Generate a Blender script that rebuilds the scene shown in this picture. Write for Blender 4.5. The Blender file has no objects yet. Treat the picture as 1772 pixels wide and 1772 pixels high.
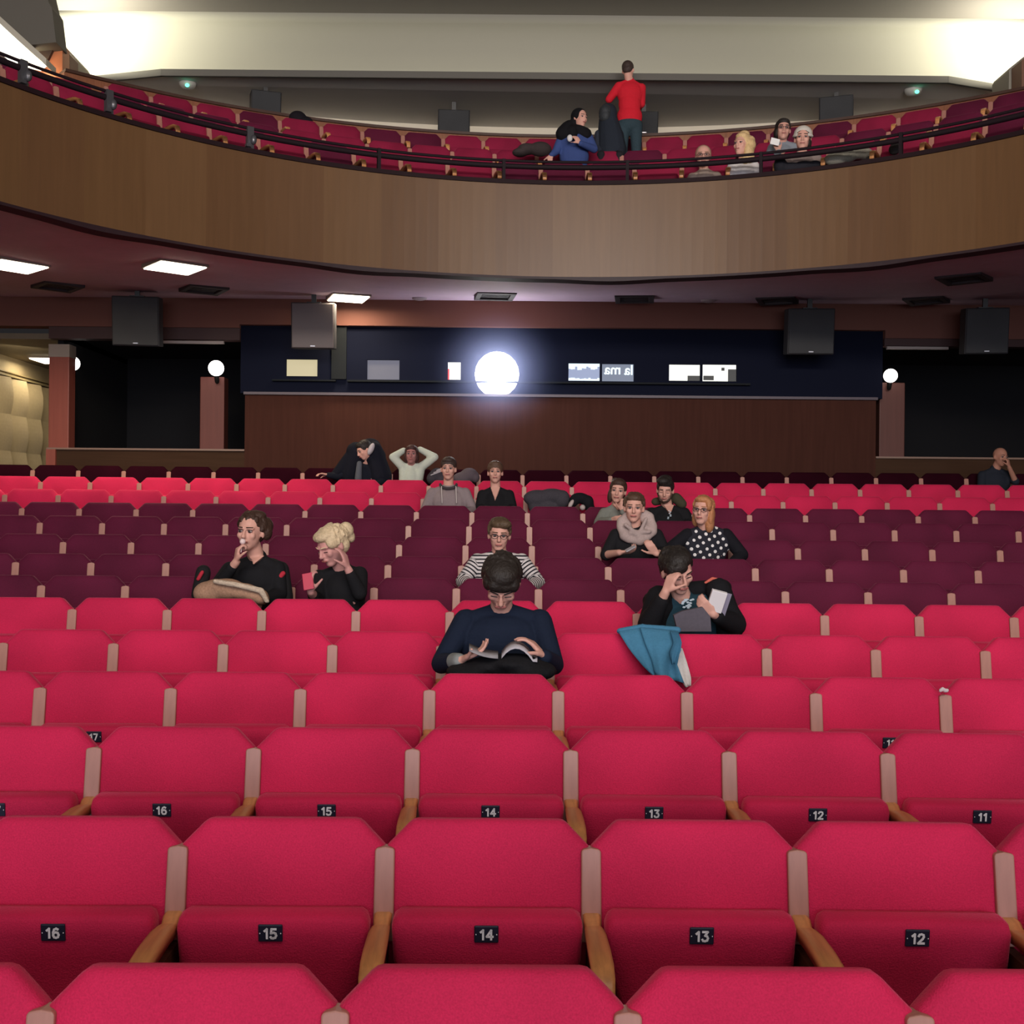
import bpy, bmesh, math, random
import numpy as np
from mathutils import Matrix, Vector
random.seed(7)
PI = math.pi
SC = bpy.context.scene
COL = SC.collection

# ------------------------------------------------------------------ camera, world, exposure
F, VX, CY0, RL = 2000.0, 870.0, 886.0, 0.009
cam = bpy.data.objects.new('camera', bpy.data.cameras.new('camera'))
COL.objects.link(cam)
cam.data.sensor_width = 36.0
cam.data.lens = 36.0 * F / 1772.0
cam.data.shift_x = 16.0 / 1772.0
cam.rotation_euler = (PI / 2, -RL, 0)
cam.data.clip_end = 100
SC.camera = cam
SC.view_settings.view_transform = 'Standard'
SC.view_settings.look = 'None'
SC.view_settings.exposure = 0.0
SC.view_settings.gamma = 1.0
SC.view_settings.use_curve_mapping = False
w = bpy.data.worlds.new('world'); SC.world = w; w.use_nodes = True
w.node_tree.nodes['Background'].inputs[0].default_value = (0.8, 0.75, 0.8, 1)
w.node_tree.nodes['Background'].inputs[1].default_value = 0.02

def area(name, loc, target, sx, sy, power, color, spread=PI):
    d = bpy.data.lights.new(name, 'AREA'); d.shape = 'RECTANGLE'; d.size = sx; d.size_y = sy
    d.energy = power; d.color = color; d.spread = spread
    o = bpy.data.objects.new(name, d); COL.objects.link(o); o.location = loc
    o.rotation_euler = (Vector(target) - Vector(loc)).to_track_quat('-Z', 'Y').to_euler()
    return o
# the cinema screen behind the camera and the house light under the main ceiling
area('cinema_screen_light', (0.7, -12.5, 1.6), (0.7, 12, 0.0), 13, 6, 1650, (0.86, 0.88, 1.0))
area('house_light', (0.7, -1.0, 6.5), (0.7, 3.2, 0), 11, 4, 440, (1.0, 0.86, 0.74))
area('balcony_fill_light', (0.7, -3.0, 4.4), (0.7, 15.5, 5.4), 9, 1.0, 350, (1.0, .88, .78), 1.5)  # added fill, hung low to reach under the rear balcony ceiling
area('cove_light', (0.8, 15.88, 5.97), (0.8, 16.1, 9), 11.5, 0.06, 17, (1.0, 0.93, 0.72))
area('cove_light', (-6.0, 15.7, 6.0), (-5.6, 16.3, 8), 2.2, 0.15, 120, (1.0, 0.94, 0.74))
area('cove_light', (7.2, 15.7, 6.0), (6.8, 16.3, 8), 2.2, 0.15, 120, (1.0, 0.94, 0.74))

# ------------------------------------------------------------------ helpers
def P(px, py, Y):
    xp = px - RL * (-(py - CY0)) ; yp = py - RL * (px - CY0)
    return Vector(((xp - VX) / F * Y, Y, (CY0 - yp) / F * Y))
def proj(v):
    xp = VX + F * v[0] / v[1]; yp = CY0 - F * v[2] / v[1]
    return (xp - RL * (yp - CY0), yp + RL * (xp - CY0))
MATS = {}
def lin(c):
    return tuple(((x / 255) / 12.92 if x / 255 <= .04045 else ((x / 255 + .055) / 1.055) ** 2.4) for x in c)
def mat(name, col, rough=.6, noise=0, nscale=60, sheen=0, coat=0, metal=0, emit=None, es=0, bump=0, spec=.5, rnd=0, sheen_tint=None):
    if name in MATS: return MATS[name]
    m = bpy.data.materials.new(name); m.use_nodes = True; nt = m.node_tree; b = nt.nodes['Principled BSDF']
    c = (*col, 1)
    b.inputs['Base Color'].default_value = c
    b.inputs['Roughness'].default_value = rough; b.inputs['Metallic'].default_value = metal
    b.inputs['Specular IOR Level'].default_value = spec
    if sheen:
        b.inputs['Sheen Weight'].default_value = sheen; b.inputs['Sheen Roughness'].default_value = .35
        b.inputs['Sheen Tint'].default_value = (*(sheen_tint or col), 1)
    if coat: b.inputs['Coat Weight'].default_value = coat; b.inputs['Coat Roughness'].default_value = .25
    if emit: b.inputs['Emission Color'].default_value = (*emit, 1); b.inputs['Emission Strength'].default_value = es
    if noise or bump or rnd:
        tc = nt.nodes.new('ShaderNodeTexCoord'); oi = nt.nodes.new('ShaderNodeObjectInfo')
        add = nt.nodes.new('ShaderNodeVectorMath'); add.operation = 'ADD'
        sc = nt.nodes.new('ShaderNodeVectorMath'); sc.operation = 'SCALE'; sc.inputs['Scale'].default_value = 40
        cmb = nt.nodes.new('ShaderNodeCombineXYZ')
        for k in range(3): nt.links.new(oi.outputs['Random'], cmb.inputs[k])
        nt.links.new(cmb.outputs[0], sc.inputs[0]); nt.links.new(tc.outputs['Object'], add.inputs[0]); nt.links.new(sc.outputs[0], add.inputs[1])
        n1 = nt.nodes.new('ShaderNodeTexNoise'); n1.inputs['Scale'].default_value = nscale; n1.inputs['Detail'].default_value = 3
        nt.links.new(add.outputs[0], n1.inputs['Vector'])
        if noise:
            n2 = nt.nodes.new('ShaderNodeTexNoise'); n2.inputs['Scale'].default_value = 3.2; n2.inputs['Detail'].default_value = 1
            nt.links.new(add.outputs[0], n2.inputs['Vector'])
            ad = nt.nodes.new('ShaderNodeMath'); ad.operation = 'ADD'
            nt.links.new(n1.outputs['Fac'], ad.inputs[0]); nt.links.new(n2.outputs['Fac'], ad.inputs[1])
            mr = nt.nodes.new('ShaderNodeMapRange'); mr.inputs['From Min'].default_value = .6; mr.inputs['From Max'].default_value = 1.4
            mr.inputs['To Min'].default_value = 1 - noise; mr.inputs['To Max'].default_value = 1 + noise
            nt.links.new(ad.outputs[0], mr.inputs['Value'])
            vm = nt.nodes.new('ShaderNodeVectorMath'); vm.operation = 'SCALE'; vm.inputs[0].default_value = col
            nt.links.new(mr.outputs[0], vm.inputs['Scale']); nt.links.new(vm.outputs[0], b.inputs['Base Color'])
        if bump:
            bp = nt.nodes.new('ShaderNodeBump'); bp.inputs['Strength'].default_value = bump; bp.inputs['Distance'].default_value = .01
            nt.links.new(n1.outputs['Fac'], bp.inputs['Height']); nt.links.new(bp.outputs[0], b.inputs['Normal'])
    MATS[name] = m; return m
def wood(name, col, axis='Z', contrast=.25, rough=.4, coat=.2, scale=6, spec=.3):
    if name in MATS: return MATS[name]
    m = bpy.data.materials.new(name); m.use_nodes = True; nt = m.node_tree; b = nt.nodes['Principled BSDF']
    b.inputs['Roughness'].default_value = rough; b.inputs['Specular IOR Level'].default_value = spec; b.inputs['Coat Weight'].default_value = coat; b.inputs['Coat Roughness'].default_value = .3
    tc = nt.nodes.new('ShaderNodeTexCoord'); mp = nt.nodes.new('ShaderNodeMapping')
    s = [scale * 4] * 3; s['XYZ'.index(axis)] = scale * .25
    mp.inputs['Scale'].default_value = s; n = nt.nodes.new('ShaderNodeTexNoise'); n.inputs['Scale'].default_value = 2; n.inputs['Detail'].default_value = 5
    cr = nt.nodes.new('ShaderNodeMapRange'); cr.inputs['From Min'].default_value = .3; cr.inputs['From Max'].default_value = .7
    cr.inputs['To Min'].default_value = 1 - contrast; cr.inputs['To Max'].default_value = 1 + contrast
    vm = nt.nodes.new('ShaderNodeVectorMath'); vm.operation = 'SCALE'; vm.inputs[0].default_value = col
    nt.links.new(tc.outputs['Object'], mp.inputs[0]); nt.links.new(mp.outputs[0], n.inputs['Vector']); nt.links.new(n.outputs['Fac'], cr.inputs['Value'])
    nt.links.new(cr.outputs[0], vm.inputs['Scale']); nt.links.new(vm.outputs[0], b.inputs['Base Color'])
    MATS[name] = m; return m

def obj(name, me, parent=None, loc=None, rot=None):
    o = bpy.data.objects.new(name, me); COL.objects.link(o)
    if parent is not None: o.parent = parent
    if loc is not None: o.location = loc
    if rot is not None: o.rotation_euler = rot
    return o
def tag(o, label, cat, group=None):
    o['label'] = label; o['category'] = cat
    if group: o['group'] = group
    return o
def struct(o, label=None):
    o['kind'] = 'structure'
    if label: o['label'] = label
    return o
def empty(name, loc, rz=0):
    o = bpy.data.objects.new(name, None); COL.objects.link(o); o.location = loc; o.rotation_euler = (0, 0, rz); o.empty_display_size = .1
    return o

def R3(yaw=0, pitch=0, roll=0):
    return np.array((Matrix.Rotation(roll, 3, 'Y') @ Matrix.Rotation(yaw, 3, 'Z') @ Matrix.Rotation(pitch, 3, 'X')))
def _sph(n, m):
    v = [(0, 0, 1)]; f = []
    for i in range(1, m):
        t = PI * i / m
        for j in range(n):
            a = 2 * PI * j / n; v.append((math.sin(t) * math.cos(a), math.sin(t) * math.sin(a), math.cos(t)))
    v.append((0, 0, -1)); L = len(v) - 1
    for j in range(n): f.append((0, 1 + j, 1 + (j + 1) % n))
    for i in range(m - 2):
        for j in range(n):
            a = 1 + i * n; f.append((a + j, a + n + j, a + n + (j + 1) % n, a + (j + 1) % n))
    for j in range(n): f.append((L, 1 + (m - 2) * n + (j + 1) % n, 1 + (m - 2) * n + j))
    return np.array(v), f
SPH, SPHF = _sph(16, 10)
class PB:
    """collects shapes and links them as one mesh"""
    def __init__(s, org=(0, 0, 0)): s.v = []; s.f = []; s.n = 0; s.o = np.array(org, float); s.mi = []; s.cur = 0
    def add(s, V, Fc):
        V = np.asarray(V, float); s.v.append(V); s.f += [tuple(i + s.n for i in f) for f in Fc]; s.mi += [s.cur] * len(Fc); s.n += len(V); return s
    def ell(s, c, r, M=None, hc=None, HM=None):
        V = SPH * np.array(r)
        if M is not None: V = V @ np.array(M).T
        V = V + np.array(c)
        if HM is not None: V = V @ HM.T + np.array(hc)
        return s.add(V, SPHF)
    def cone(s, p1, r1, p2, r2, HM=None, hc=None, flat=1.0, fn=None):
        p1 = np.array(p1, float); p2 = np.array(p2, float)
        if HM is not None: p1 = HM @ p1 + np.array(hc); p2 = HM @ p2 + np.array(hc)
        d = p2 - p1; L = np.linalg.norm(d)
        if L < 1e-6: return s.ell(p1, (r1,) * 3)
        d /= L; a = np.cross(d, (0, 0, 1) if abs(d[2]) < .9 else (1, 0, 0)); a /= np.linalg.norm(a); b = np.cross(d, a)
        n = 14; V = []; Fc = []
        prof = [(-r1 * math.cos(t), r1 * math.sin(t)) for t in (.0, .5, 1.05)] + [(0, r1), (L, r2)] + [(L + r2 * math.cos(t), r2 * math.sin(t)) for t in (1.05, .5, 0.0)]
        prof[0] = (-r1, 1e-4); prof[-1] = (L + r2, 1e-4)
        for h, r in prof:
            for j in range(n):
                t = 2 * PI * j / n; V.append(p1 + d * h + (a * math.cos(t) + b * math.sin(t)) * r)
        for i in range(len(prof) - 1):
            for j in range(n): Fc.append((i * n + j, i * n + (j + 1) % n, (i + 1) * n + (j + 1) % n, (i + 1) * n + j))
        Fc.append(tuple(reversed(range(n)))); Fc.append(tuple(range((len(prof) - 1) * n, len(prof) * n)))
        return s.add(V, Fc)
    def chain(s, pts, rs):
        for i in range(len(pts) - 1): s.cone(pts[i], rs[i], pts[i + 1], rs[i + 1])
        return s
    def box(s, c, d, M=None):
        V = np.array([(x, y, z) for x in (-.5, .5) for y in (-.5, .5) for z in (-.5, .5)]) * np.array(d)
        if M is not None: V = V @ np.array(M).T
        return s.add(V + np.array(c), [(0, 1, 3, 2), (4, 6, 7, 5), (0, 4, 5, 1), (2, 3, 7, 6), (0, 2, 6, 4), (1, 5, 7, 3)])
    def bx(s, x0, x1, y0, y1, z0, z1): return s.box(((x0 + x1) / 2, (y0 + y1) / 2, (z0 + z1) / 2), (abs(x1 - x0), abs(y1 - y0), abs(z1 - z0)))
    def prism(s, poly, y0, y1):           # polygon in x,z extruded along y
        n = len(poly); V = [(x, y0, z) for x, z in poly] + [(x, y1, z) for x, z in poly]
        Fc = [tuple(range(n)), tuple(range(2 * n - 1, n - 1, -1))] + [(i, i + n, (i + 1) % n + n, (i + 1) % n) for i in range(n)]
        return s.add(V, Fc)
    def sheet(s, rows, th):               # closed slab from a grid of points, thickness along y
        R = len(rows); C = len(rows[0]); A = [Vector(p) for r in rows for p in r]; B = [p + Vector((0, th, 0)) for p in A]; n = R * C; Fc = []
        for i in range(R - 1):
            for j in range(C - 1):
                a, b, c, d = i * C + j, i * C + j + 1, (i + 1) * C + j + 1, (i + 1) * C + j
                Fc.append((a, b, c, d)); Fc.append((a + n, d + n, c + n, b + n))
        edge = [j for j in range(C)] + [i * C + C - 1 for i in range(1, R)] + [(R - 1) * C + j for j in range(C - 2, -1, -1)] + [i * C for i in range(R - 2, 0, -1)]
        for k in range(len(edge)):
            a, b = edge[k], edge[(k + 1) % len(edge)]; Fc.append((a, a + n, b + n, b))
        return s.add([tuple(p) for p in A + B], Fc)
    def mesh(s, name, m, smooth=False):
        me = bpy.data.meshes.new(name); me.from_pydata((np.concatenate(s.v) - s.o).tolist(), [], s.f)
        for x in (m if isinstance(m, (list, tuple)) else [m]): me.materials.append(x)
        if isinstance(m, (list, tuple)): me.polygons.foreach_set('material_index', s.mi)
        bm = bmesh.new(); bm.from_mesh(me); bmesh.ops.recalc_face_normals(bm, faces=bm.faces); bm.to_mesh(me); bm.free()
        me.polygons.foreach_set('use_smooth', [smooth] * len(me.polygons)); me.update(); return me
    def out(s, name, m, parent=None, smooth=False): return obj(name, s.mesh(name, m, smooth), parent)
    def remesh(s, name, m, parent, vox=.008, it=3, fac=.5):
        me = s.mesh(name, m); o = bpy.data.objects.new('tmp', me); COL.objects.link(o)
        md = o.modifiers.new('r', 'REMESH'); md.mode = 'VOXEL'; md.voxel_size = vox; md.use_smooth_shade = True
        if it: sm = o.modifiers.new('s', 'SMOOTH'); sm.factor = fac; sm.iterations = it
        bpy.context.view_layer.update(); dg = bpy.context.evaluated_depsgraph_get()
        r = bpy.data.meshes.new_from_object(o.evaluated_get(dg)); bpy.data.objects.remove(o); bpy.data.meshes.remove(me)
        r.name = name; r.materials.clear(); r.materials.append(m)
        r.polygons.foreach_set('use_smooth', [True] * len(r.polygons)); return obj(name, r, parent)
def bevel(me, wd, seg=2):
    bm = bmesh.new(); bm.from_mesh(me)
    bmesh.ops.bevel(bm, geom=[e for e in bm.edges if e.calc_face_angle(0) > .5], offset=wd, segments=seg, affect='EDGES', profile=.5, clamp_overlap=True)
    bm.to_mesh(me); bm.free(); return me
def text_mesh(txt, size, m, bold=.0, ext=.0008):
    cu = bpy.data.curves.new('t', 'FONT'); cu.body = txt; cu.size = size; cu.align_x = 'CENTER'; cu.align_y = 'CENTER'; cu.extrude = ext; cu.offset = bold
    o = bpy.data.objects.new('t', cu); COL.objects.link(o); bpy.context.view_layer.update()
    me = bpy.data.meshes.new_from_object(o.evaluated_get(bpy.context.evaluated_depsgraph_get())); bpy.data.objects.remove(o)
    me.name = 'numeral'; me.materials.clear(); me.materials.append(m); return me

DIG = {'0': [[(0, .25), (0, .75), (.12, .95), (.3, 1), (.48, .95), (.6, .75), (.6, .25), (.48, .05), (.3, 0), (.12, .05), (0, .25)]], '1': [[(.05, .78), (.3, 1), (.3, 0)]],
 '2': [[(.02, .78), (.12, .95), (.32, 1), (.52, .92), (.56, .72), (.45, .5), (0, 0), (.6, 0)]], '3': [[(.03, 1), (.55, 1), (.28, .6), (.5, .52), (.58, .32), (.5, .08), (.28, 0), (.08, .03), (0, .18)]],
 '4': [[(.46, 0), (.46, 1), (0, .3), (.64, .3)]], '5': [[(.55, 1), (.1, 1), (.05, .55), (.32, .62), (.52, .52), (.58, .3), (.48, .07), (.26, 0), (.08, .03), (0, .15)]],
 '6': [[(.52, .9), (.34, 1), (.14, .9), (.02, .6), (.02, .25), (.12, .05), (.3, 0), (.5, .07), (.58, .3), (.5, .53), (.3, .6), (.1, .52), (.03, .35)]], '7': [[(0, 1), (.58, 1), (.2, 0)]],
 '8': [[(.3, .54), (.1, .64), (.06, .82), (.16, .96), (.3, 1), (.44, .96), (.54, .82), (.5, .64), (.3, .54), (.08, .42), (0, .24), (.1, .05), (.3, 0), (.5, .05), (.6, .24), (.52, .42), (.3, .54)]],
 '9': [[(.08, .1), (.26, 0), (.46, .1), (.58, .4), (.58, .75), (.48, .95), (.3, 1), (.1, .93), (.02, .7), (.1, .47), (.3, .4), (.5, .48), (.57, .65)]]}
def stroke_mesh(txt, size, m, wd=.22):
    pb = PB(); wid = {'1': .42}; tot = sum(wid.get(c, .6) + .26 for c in txt) - .26; x0 = -tot / 2
    for c in txt:
        for pl in DIG[c]:
            for (a, b), (c2, d) in zip(pl[:-1], pl[1:]):
                L = math.hypot(c2 - a, d - b) + wd * .7; an = math.atan2(d - b, c2 - a)
                pb.box(((x0 + (a + c2) / 2) * size, ((b + d) / 2 - .5) * size, 0), (L * size, wd * size, .0012), np.array(Matrix.Rotation(an, 3, 'Z')))
        x0 += wid.get(c, .6) + .26
    return pb.mesh('numeral', m)

# ------------------------------------------------------------------ materials
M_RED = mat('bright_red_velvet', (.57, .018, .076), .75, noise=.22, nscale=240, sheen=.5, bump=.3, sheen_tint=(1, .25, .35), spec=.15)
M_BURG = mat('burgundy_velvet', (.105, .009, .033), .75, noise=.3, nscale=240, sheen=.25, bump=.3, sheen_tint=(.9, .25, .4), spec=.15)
M_BURG_SHADED = mat('shaded_burgundy_velvet', (.022, .0025, .007), .9, noise=.3, nscale=240, spec=.03)  # burgundy darkened for the last row, its shade put into the colour
M_WINE = mat('wine_velvet', (.24, .012, .045), .75, noise=.3, nscale=240, sheen=.3, sheen_tint=(.9, .25, .35), spec=.15)
M_POST = wood('upright_varnished_wood', (.40, .185, .14), 'Z', .12, .45, .25)
M_ARM = wood('armrest_oak', (.56, .25, .09), 'Y', .25, .42, .3)
M_SIDE = wood('side_board_dark_wood', (.10, .035, .02), 'Z', .2, .5, .1)
M_PLATE = mat('plate_black', (.012, .012, .03), .5)
M_NUM = mat('numeral_white', (.95, .95, .97), .5)
M_METAL = mat('hinge_black_metal', (.02, .02, .02), .4, metal=.6)

# ------------------------------------------------------------------ row table (fitted depths)
DROW = [2.171, 3.082, 4.014, 4.936, 5.858, 6.791, 7.738, 8.662, 9.585, 10.506, 11.466, 12.387, 13.328, 14.492]
YTOP = [1680, 1418.5, 1261, 1165.5, 1093.5, 1038.5, 1000.5, 963, 929.5, 898, 875, 853, 831.5, 0]
ZTOP = [(CY0 - YTOP[i]) / F * (DROW[i] + .02) for i in range(13)] + [.535]
H = .87; W = .55; XC = .5; RR = 80.0; S0 = .244
FLOOR = [z - H for z in ZTOP]
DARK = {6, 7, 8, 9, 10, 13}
def row_pos(i, s):
    t = (s - XC) / RR
    return (XC + RR * math.sin(t), DROW[i] - RR * (1 - math.cos(t)), FLOOR[i]), -t

# ------------------------------------------------------------------ the setting
CX, CYB, RIM = .71, 7.1, 5.8       # centre of the balcony curve
XL, XR = -7.6, 8.96
YW = 15.6
def pol(r, a, z): return (CX + r * math.sin(a), CYB + r * math.cos(a), z)

# stepped floor
M_FLOOR = mat('dark_red_carpet', (.035, .008, .012), .9, noise=.2, nscale=80)
pb = PB()
steps = [(-13.5, DROW[0] - .62, FLOOR[0] - .03)] + [(DROW[i] - .62, (DROW[i + 1] - .62) if i < 13 else YW + .3, FLOOR[i]) for i in range(14)]
for y0, y1, z in steps: pb.bx(XL - .2, XR + .2, y0, y1 + .0, -3.2, z)
pb.bx(XL - .2, XR + .2, YW + .3, 20, -3.2, FLOOR[13] + .02)
struct(pb.out('floor', M_FLOOR), 'stepped dark carpeted floor under the seat rows')
M_SIDEW = wood('side_wall_wood', (.22, .11, .06), 'Z', .12, .6, .05)
M_QUILT = mat('beige_quilted_panel', (.44, .34, .20), .7, noise=.08, nscale=30)
# left wall: plain in front, quilted cells towards the back
pb = PB(); pb.bx(XL - .2, XL - .05, -13.5, YW - .2, -2.5, 7.2)
struct(pb.out('wall_left', M_SIDEW), 'plain side wall of the auditorium on the left')
pb = PB(); cw = .57
for i in range(7):
    for j in range(-2, 3):
        y0 = 15.35 + i * cw; z0 = .30 + j * .56 ; n = 10; rows = []
        for a in range(n + 1):
            r = []
            for b in range(n + 1):
                u, v = a / n, b / n
                z = z0 + v * .56; y = y0 + u * cw
                bulge = .17 * (u ** 1.3) * (0.72 + 0.28 * math.sin(PI * min(1, v * 1.02))) * (1 if u < .99 else .0)
                r.append((XL + bulge, y, z))
            rows.append(r)
        V = [p for r in rows for p in r]; Fc = [(a * (n + 1) + b, a * (n + 1) + b + 1, (a + 1) * (n + 1) + b + 1, (a + 1) * (n + 1) + b) for a in range(n) for b in range(n)]
        pb.add(V, Fc)
pb.bx(XL - .2, XL - .02, YW - .25, 20, -2.5, 2.33)
struct(pb.out('wall_left', M_QUILT, smooth=False), 'beige wall of raised square cushions seen through the left opening')
pb = PB(); pb.bx(XR + .05, XR + .2, -13.5, 20, -2.5, 7.2)
struct(pb.out('wall_right', M_SIDEW))
pb = PB(); pb.bx(XL - .2, XR + .2, -13.7, -13.5, -3, 7.2)
struct(pb.out('wall_front', mat('front_wall_dark', (.05, .04, .04), .8)), 'dark wall behind the camera that carries the screen')
# main ceiling
M_GREYC = mat('ceiling_grey_paint', (.13, .12, .11), .8)
M_CREAM = mat('ceiling_cream_paint', (.27, .265, .225), .8)
pb = PB(); pb.bx(XL - .2, XR + .2, -13.7, 15.85, 6.78, 7.1)
struct(pb.out('ceiling', M_GREYC), 'grey main ceiling at the top edge of the picture')
# cream curved wall above the lighting cove
pb = PB(); prof = [(16.15, 5.92), (16.15, 6.2), (16.13, 6.45), (16.06, 6.62), (15.95, 6.73), (15.75, 6.78)]
prof2 = [(y + .12, z + .04) for y, z in prof]
V = []; 
for x in (XL - .2, XR + .2):
    for y, z in prof: V.append((x, y, z))
    for y, z in prof2: V.append((x, y, z))
n = len(prof); Fc = []
for i in range(n - 1):
    Fc.append((i, i + 1, 2 * n + i + 1, 2 * n + i)); Fc.append((n + i, 3 * n + i, 3 * n + i + 1, n + i + 1))
for k in (0, 2 * n): Fc += [(k + i, k + n + i, k + n + i + 1, k + i + 1) for i in range(n - 1)]
Fc += [(0, 2 * n, 3 * n, n), (n - 1, 2 * n - 1, 4 * n - 1, 3 * n - 1)]
pb.add(V, Fc)
struct(pb.out('wall_upper', M_CREAM, smooth=True), 'cream wall washed by the hidden cove lights above the balcony')
# grey lower ceiling over the rear balcony, its lit edge bends back at both ends
edge = [P(60, 130, 16.3), P(130, 132, 15.95), P(280, 118, 15.6), P(1640, 135, 15.6), P(1745, 155, 15.95), P(1800, 158, 16.3)]
poly = [(p.x, p.y) for p in edge] + [(8.9, 19.0), (-7.5, 19.0)]
V = [(x, y, 5.86 if i < 6 else 6.02) for i, (x, y) in enumerate(poly)]; V2 = [(x, y, z + .05) for x, y, z in V]; n = len(V)
pb = PB(); pb.add(V + V2, [tuple(range(n)), tuple(range(2 * n - 1, n - 1, -1))] + [(i, (i + 1) % n, (i + 1) % n + n, i + n) for i in range(n)])
struct(pb.out('ceiling', mat('rear_ceiling_grey', (.62, .60, .56), .85)), 'dark grey low ceiling over the back of the balcony')
pb = PB(); M_EDGE = mat('ledge_grey', (.13, .125, .11), .85)
for a, b in zip(edge[:-1], edge[1:]):
    d = Vector((b.x - a.x, b.y - a.y, 0)); m = (a + b) / 2; ang = math.atan2(d.y, d.x)
    pb.box((m.x, m.y, 5.885), (d.length + .02, .05, .09), R3(yaw=ang))
struct(pb.out('trim_1', M_EDGE), 'edge of the low ceiling that hides the cove lights')
# curved beige back wall of the balcony
def ring_wall(name, cx, cy, r, a0, a1, z0, z1, th, m, n=40, tilt=0, pbx=None):
    pb = pbx or PB(); V = []; 
    for i in range(n + 1):
        a = a0 + (a1 - a0) * i / n
        for rr, z in ((r, z0), (r + tilt, z1), (r + th + tilt, z1), (r + th, z0)): V.append((cx + rr * math.sin(a), cy + rr * math.cos(a), z))
    Fc = [(4 * i + k, 4 * i + (k + 1) % 4, 4 * i + 4 + (k + 1) % 4, 4 * i + 4 + k) for i in range(n) for k in range(4)] + [(0, 1, 2, 3), (4 * n, 4 * n + 3, 4 * n + 2, 4 * n + 1)]
    pb.add(V, Fc)
    return pb if pbx else pb.out(name, m, smooth=False)
struct(ring_wall('wall_back', CX, 3.9, 14.0, -.62, .62, 4.2, 6.0, .2, mat('balcony_back_wall_beige', (.80, .74, .60), .8)), 'beige back wall of the balcony showing as a narrow curved strip')
# balcony: parapet behind last row, tiers, front, soffit
AB = 1.2
M_PARA = wood('parapet_wood', (.26, .10, .05), 'Z', .15, .5, .1)
struct(ring_wall('wall_parapet', CX, CYB, 9.1, -.725, 1.05, 4.1, 5.25, .12, M_PARA), 'curved wooden parapet behind the last balcony row')
struct(ring_wall('trim_2', CX, CYB, 9.06, -.725, 1.05, 5.25, 5.285, .2, mat('parapet_cap_dark', (.06, .025, .015), .5)), 'dark cap along the parapet')
ZB, ZA, ZC = 3.28, 3.71, 4.22
pb = PB(); ring_wall('', CX, CYB, 5.86, -AB, AB, 2.95, ZB, .97, None, pbx=pb); ring_wall('', CX, CYB, 6.83, -AB, AB, 2.95, ZA, 1.0, None, pbx=pb); ring_wall('', CX, CYB, 7.83, -1.05, 1.05, 2.95, ZC, 1.4, None, pbx=pb)
struct(pb.out('floor', mat('balcony_step_dark', (.05, .015, .02), .9)), 'stepped balcony floor under the upper seats')
tones = [wood('balcony_veneer_' + 'abcd'[i], c, 'Z', .07, .45, .15, 3) for i, c in enumerate([(.130, .067, .028), (.118, .059, .025), (.137, .072, .031), (.123, .062, .027)])]
pb = PB(); pa = .64 / RIM; k0 = -11; ns = 5; random.seed(3); ti = 0
for k in range(-11, 11):
    a0 = (-.82 / RIM) + k * pa + pa; a1 = a0 + pa; ti = (ti + random.choice((1, 2, 3))) % 4; pb.cur = ti
    ring_wall('', CX, CYB, RIM, max(a0, -AB), min(a1, AB), 2.62, 3.66, .06, None, n=ns, pbx=pb)
    pb.cur = 0
struct(pb.out('wall_balcony', tones), 'curved balcony front faced with brown veneer panels')
struct(ring_wall('trim_3', CX, CYB, RIM - .02, -AB, AB, 3.655, 3.70, .12, mat('rim_cap_dark', (.014, .005, .007), .7, spec=.2), n=60), 'dark cap along the top of the balcony front')
# soffit with an uneven dark lip
def outer(a):
    s, c = math.sin(a), math.cos(a); t = 99
    if c > 0: t = (YW - CYB) / c
    if s > 1e-6: t = min(t, (XR - CX) / s)
    if s < -1e-6: t = min(t, (XL - CX) / s)
    return t
ZS0, ZS1 = 2.60, 2.85
def soffit(x, y):
    a = math.atan2(x - CX, y - CYB); r = math.hypot(x - CX, y - CYB); o = outer(a)
    return ZS0 + (ZS1 - ZS0) * min(1, max(0, (r - RIM) / (o - RIM)))
def on_soffit(px, py):
    z = 2.7
    for _ in range(30):
        p0 = P(px, py, 1.0); Y = z / p0.z; z = soffit(p0.x * Y, Y)
    return Vector((p0.x * Y, Y, z))
M_SOF = mat('soffit_plum_paint', (.62, .46, .58), .75, noise=.06, nscale=12)
V = []; n = 64; mseg = 6; AS = 1.45
for i in range(n + 1):
    a = -AS + 2 * AS * i / n; o = outer(a)
    for j in range(mseg + 1):
        r = RIM + .05 + (o - RIM - .05) * j / mseg; V.append(pol(r, a, ZS0 + (ZS1 - ZS0) * j / mseg))
NV = len(V); V += [(x, y, z + .1) for x, y, z in V]; Fc = []
for i in range(n):
    for j in range(mseg):
        q = (i * (mseg + 1) + j, i * (mseg + 1) + j + 1, (i + 1) * (mseg + 1) + j + 1, (i + 1) * (mseg + 1) + j)
        Fc.append(q); Fc.append(tuple(x + NV for x in reversed(q)))
    q = (i * (mseg + 1), (i + 1) * (mseg + 1)); Fc.append((q[0], q[1], q[1] + NV, q[0] + NV))
pb = PB(); pb.add(V, Fc); struct(pb.out('ceiling', M_SOF, smooth=False), 'plum coloured ceiling under the balcony')
pb = PB(); V = []; nn = 90
for i in range(nn + 1):
    a = -AB + 2 * AB * i / nn; dz = .022 + .022 * max(0, math.sin(a * 13 + .5)) ** 2
    for rr, z in ((RIM - .03, 2.625), (RIM + .08, 2.625), (RIM + .08, 2.60 - dz), (RIM - .03, 2.62 - dz)): V.append(pol(rr, a, z))
Fc = [(4 * i + k, 4 * i + (k + 1) % 4, 4 * i + 4 + (k + 1) % 4, 4 * i + 4 + k) for i in range(nn) for k in range(4)]
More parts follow.
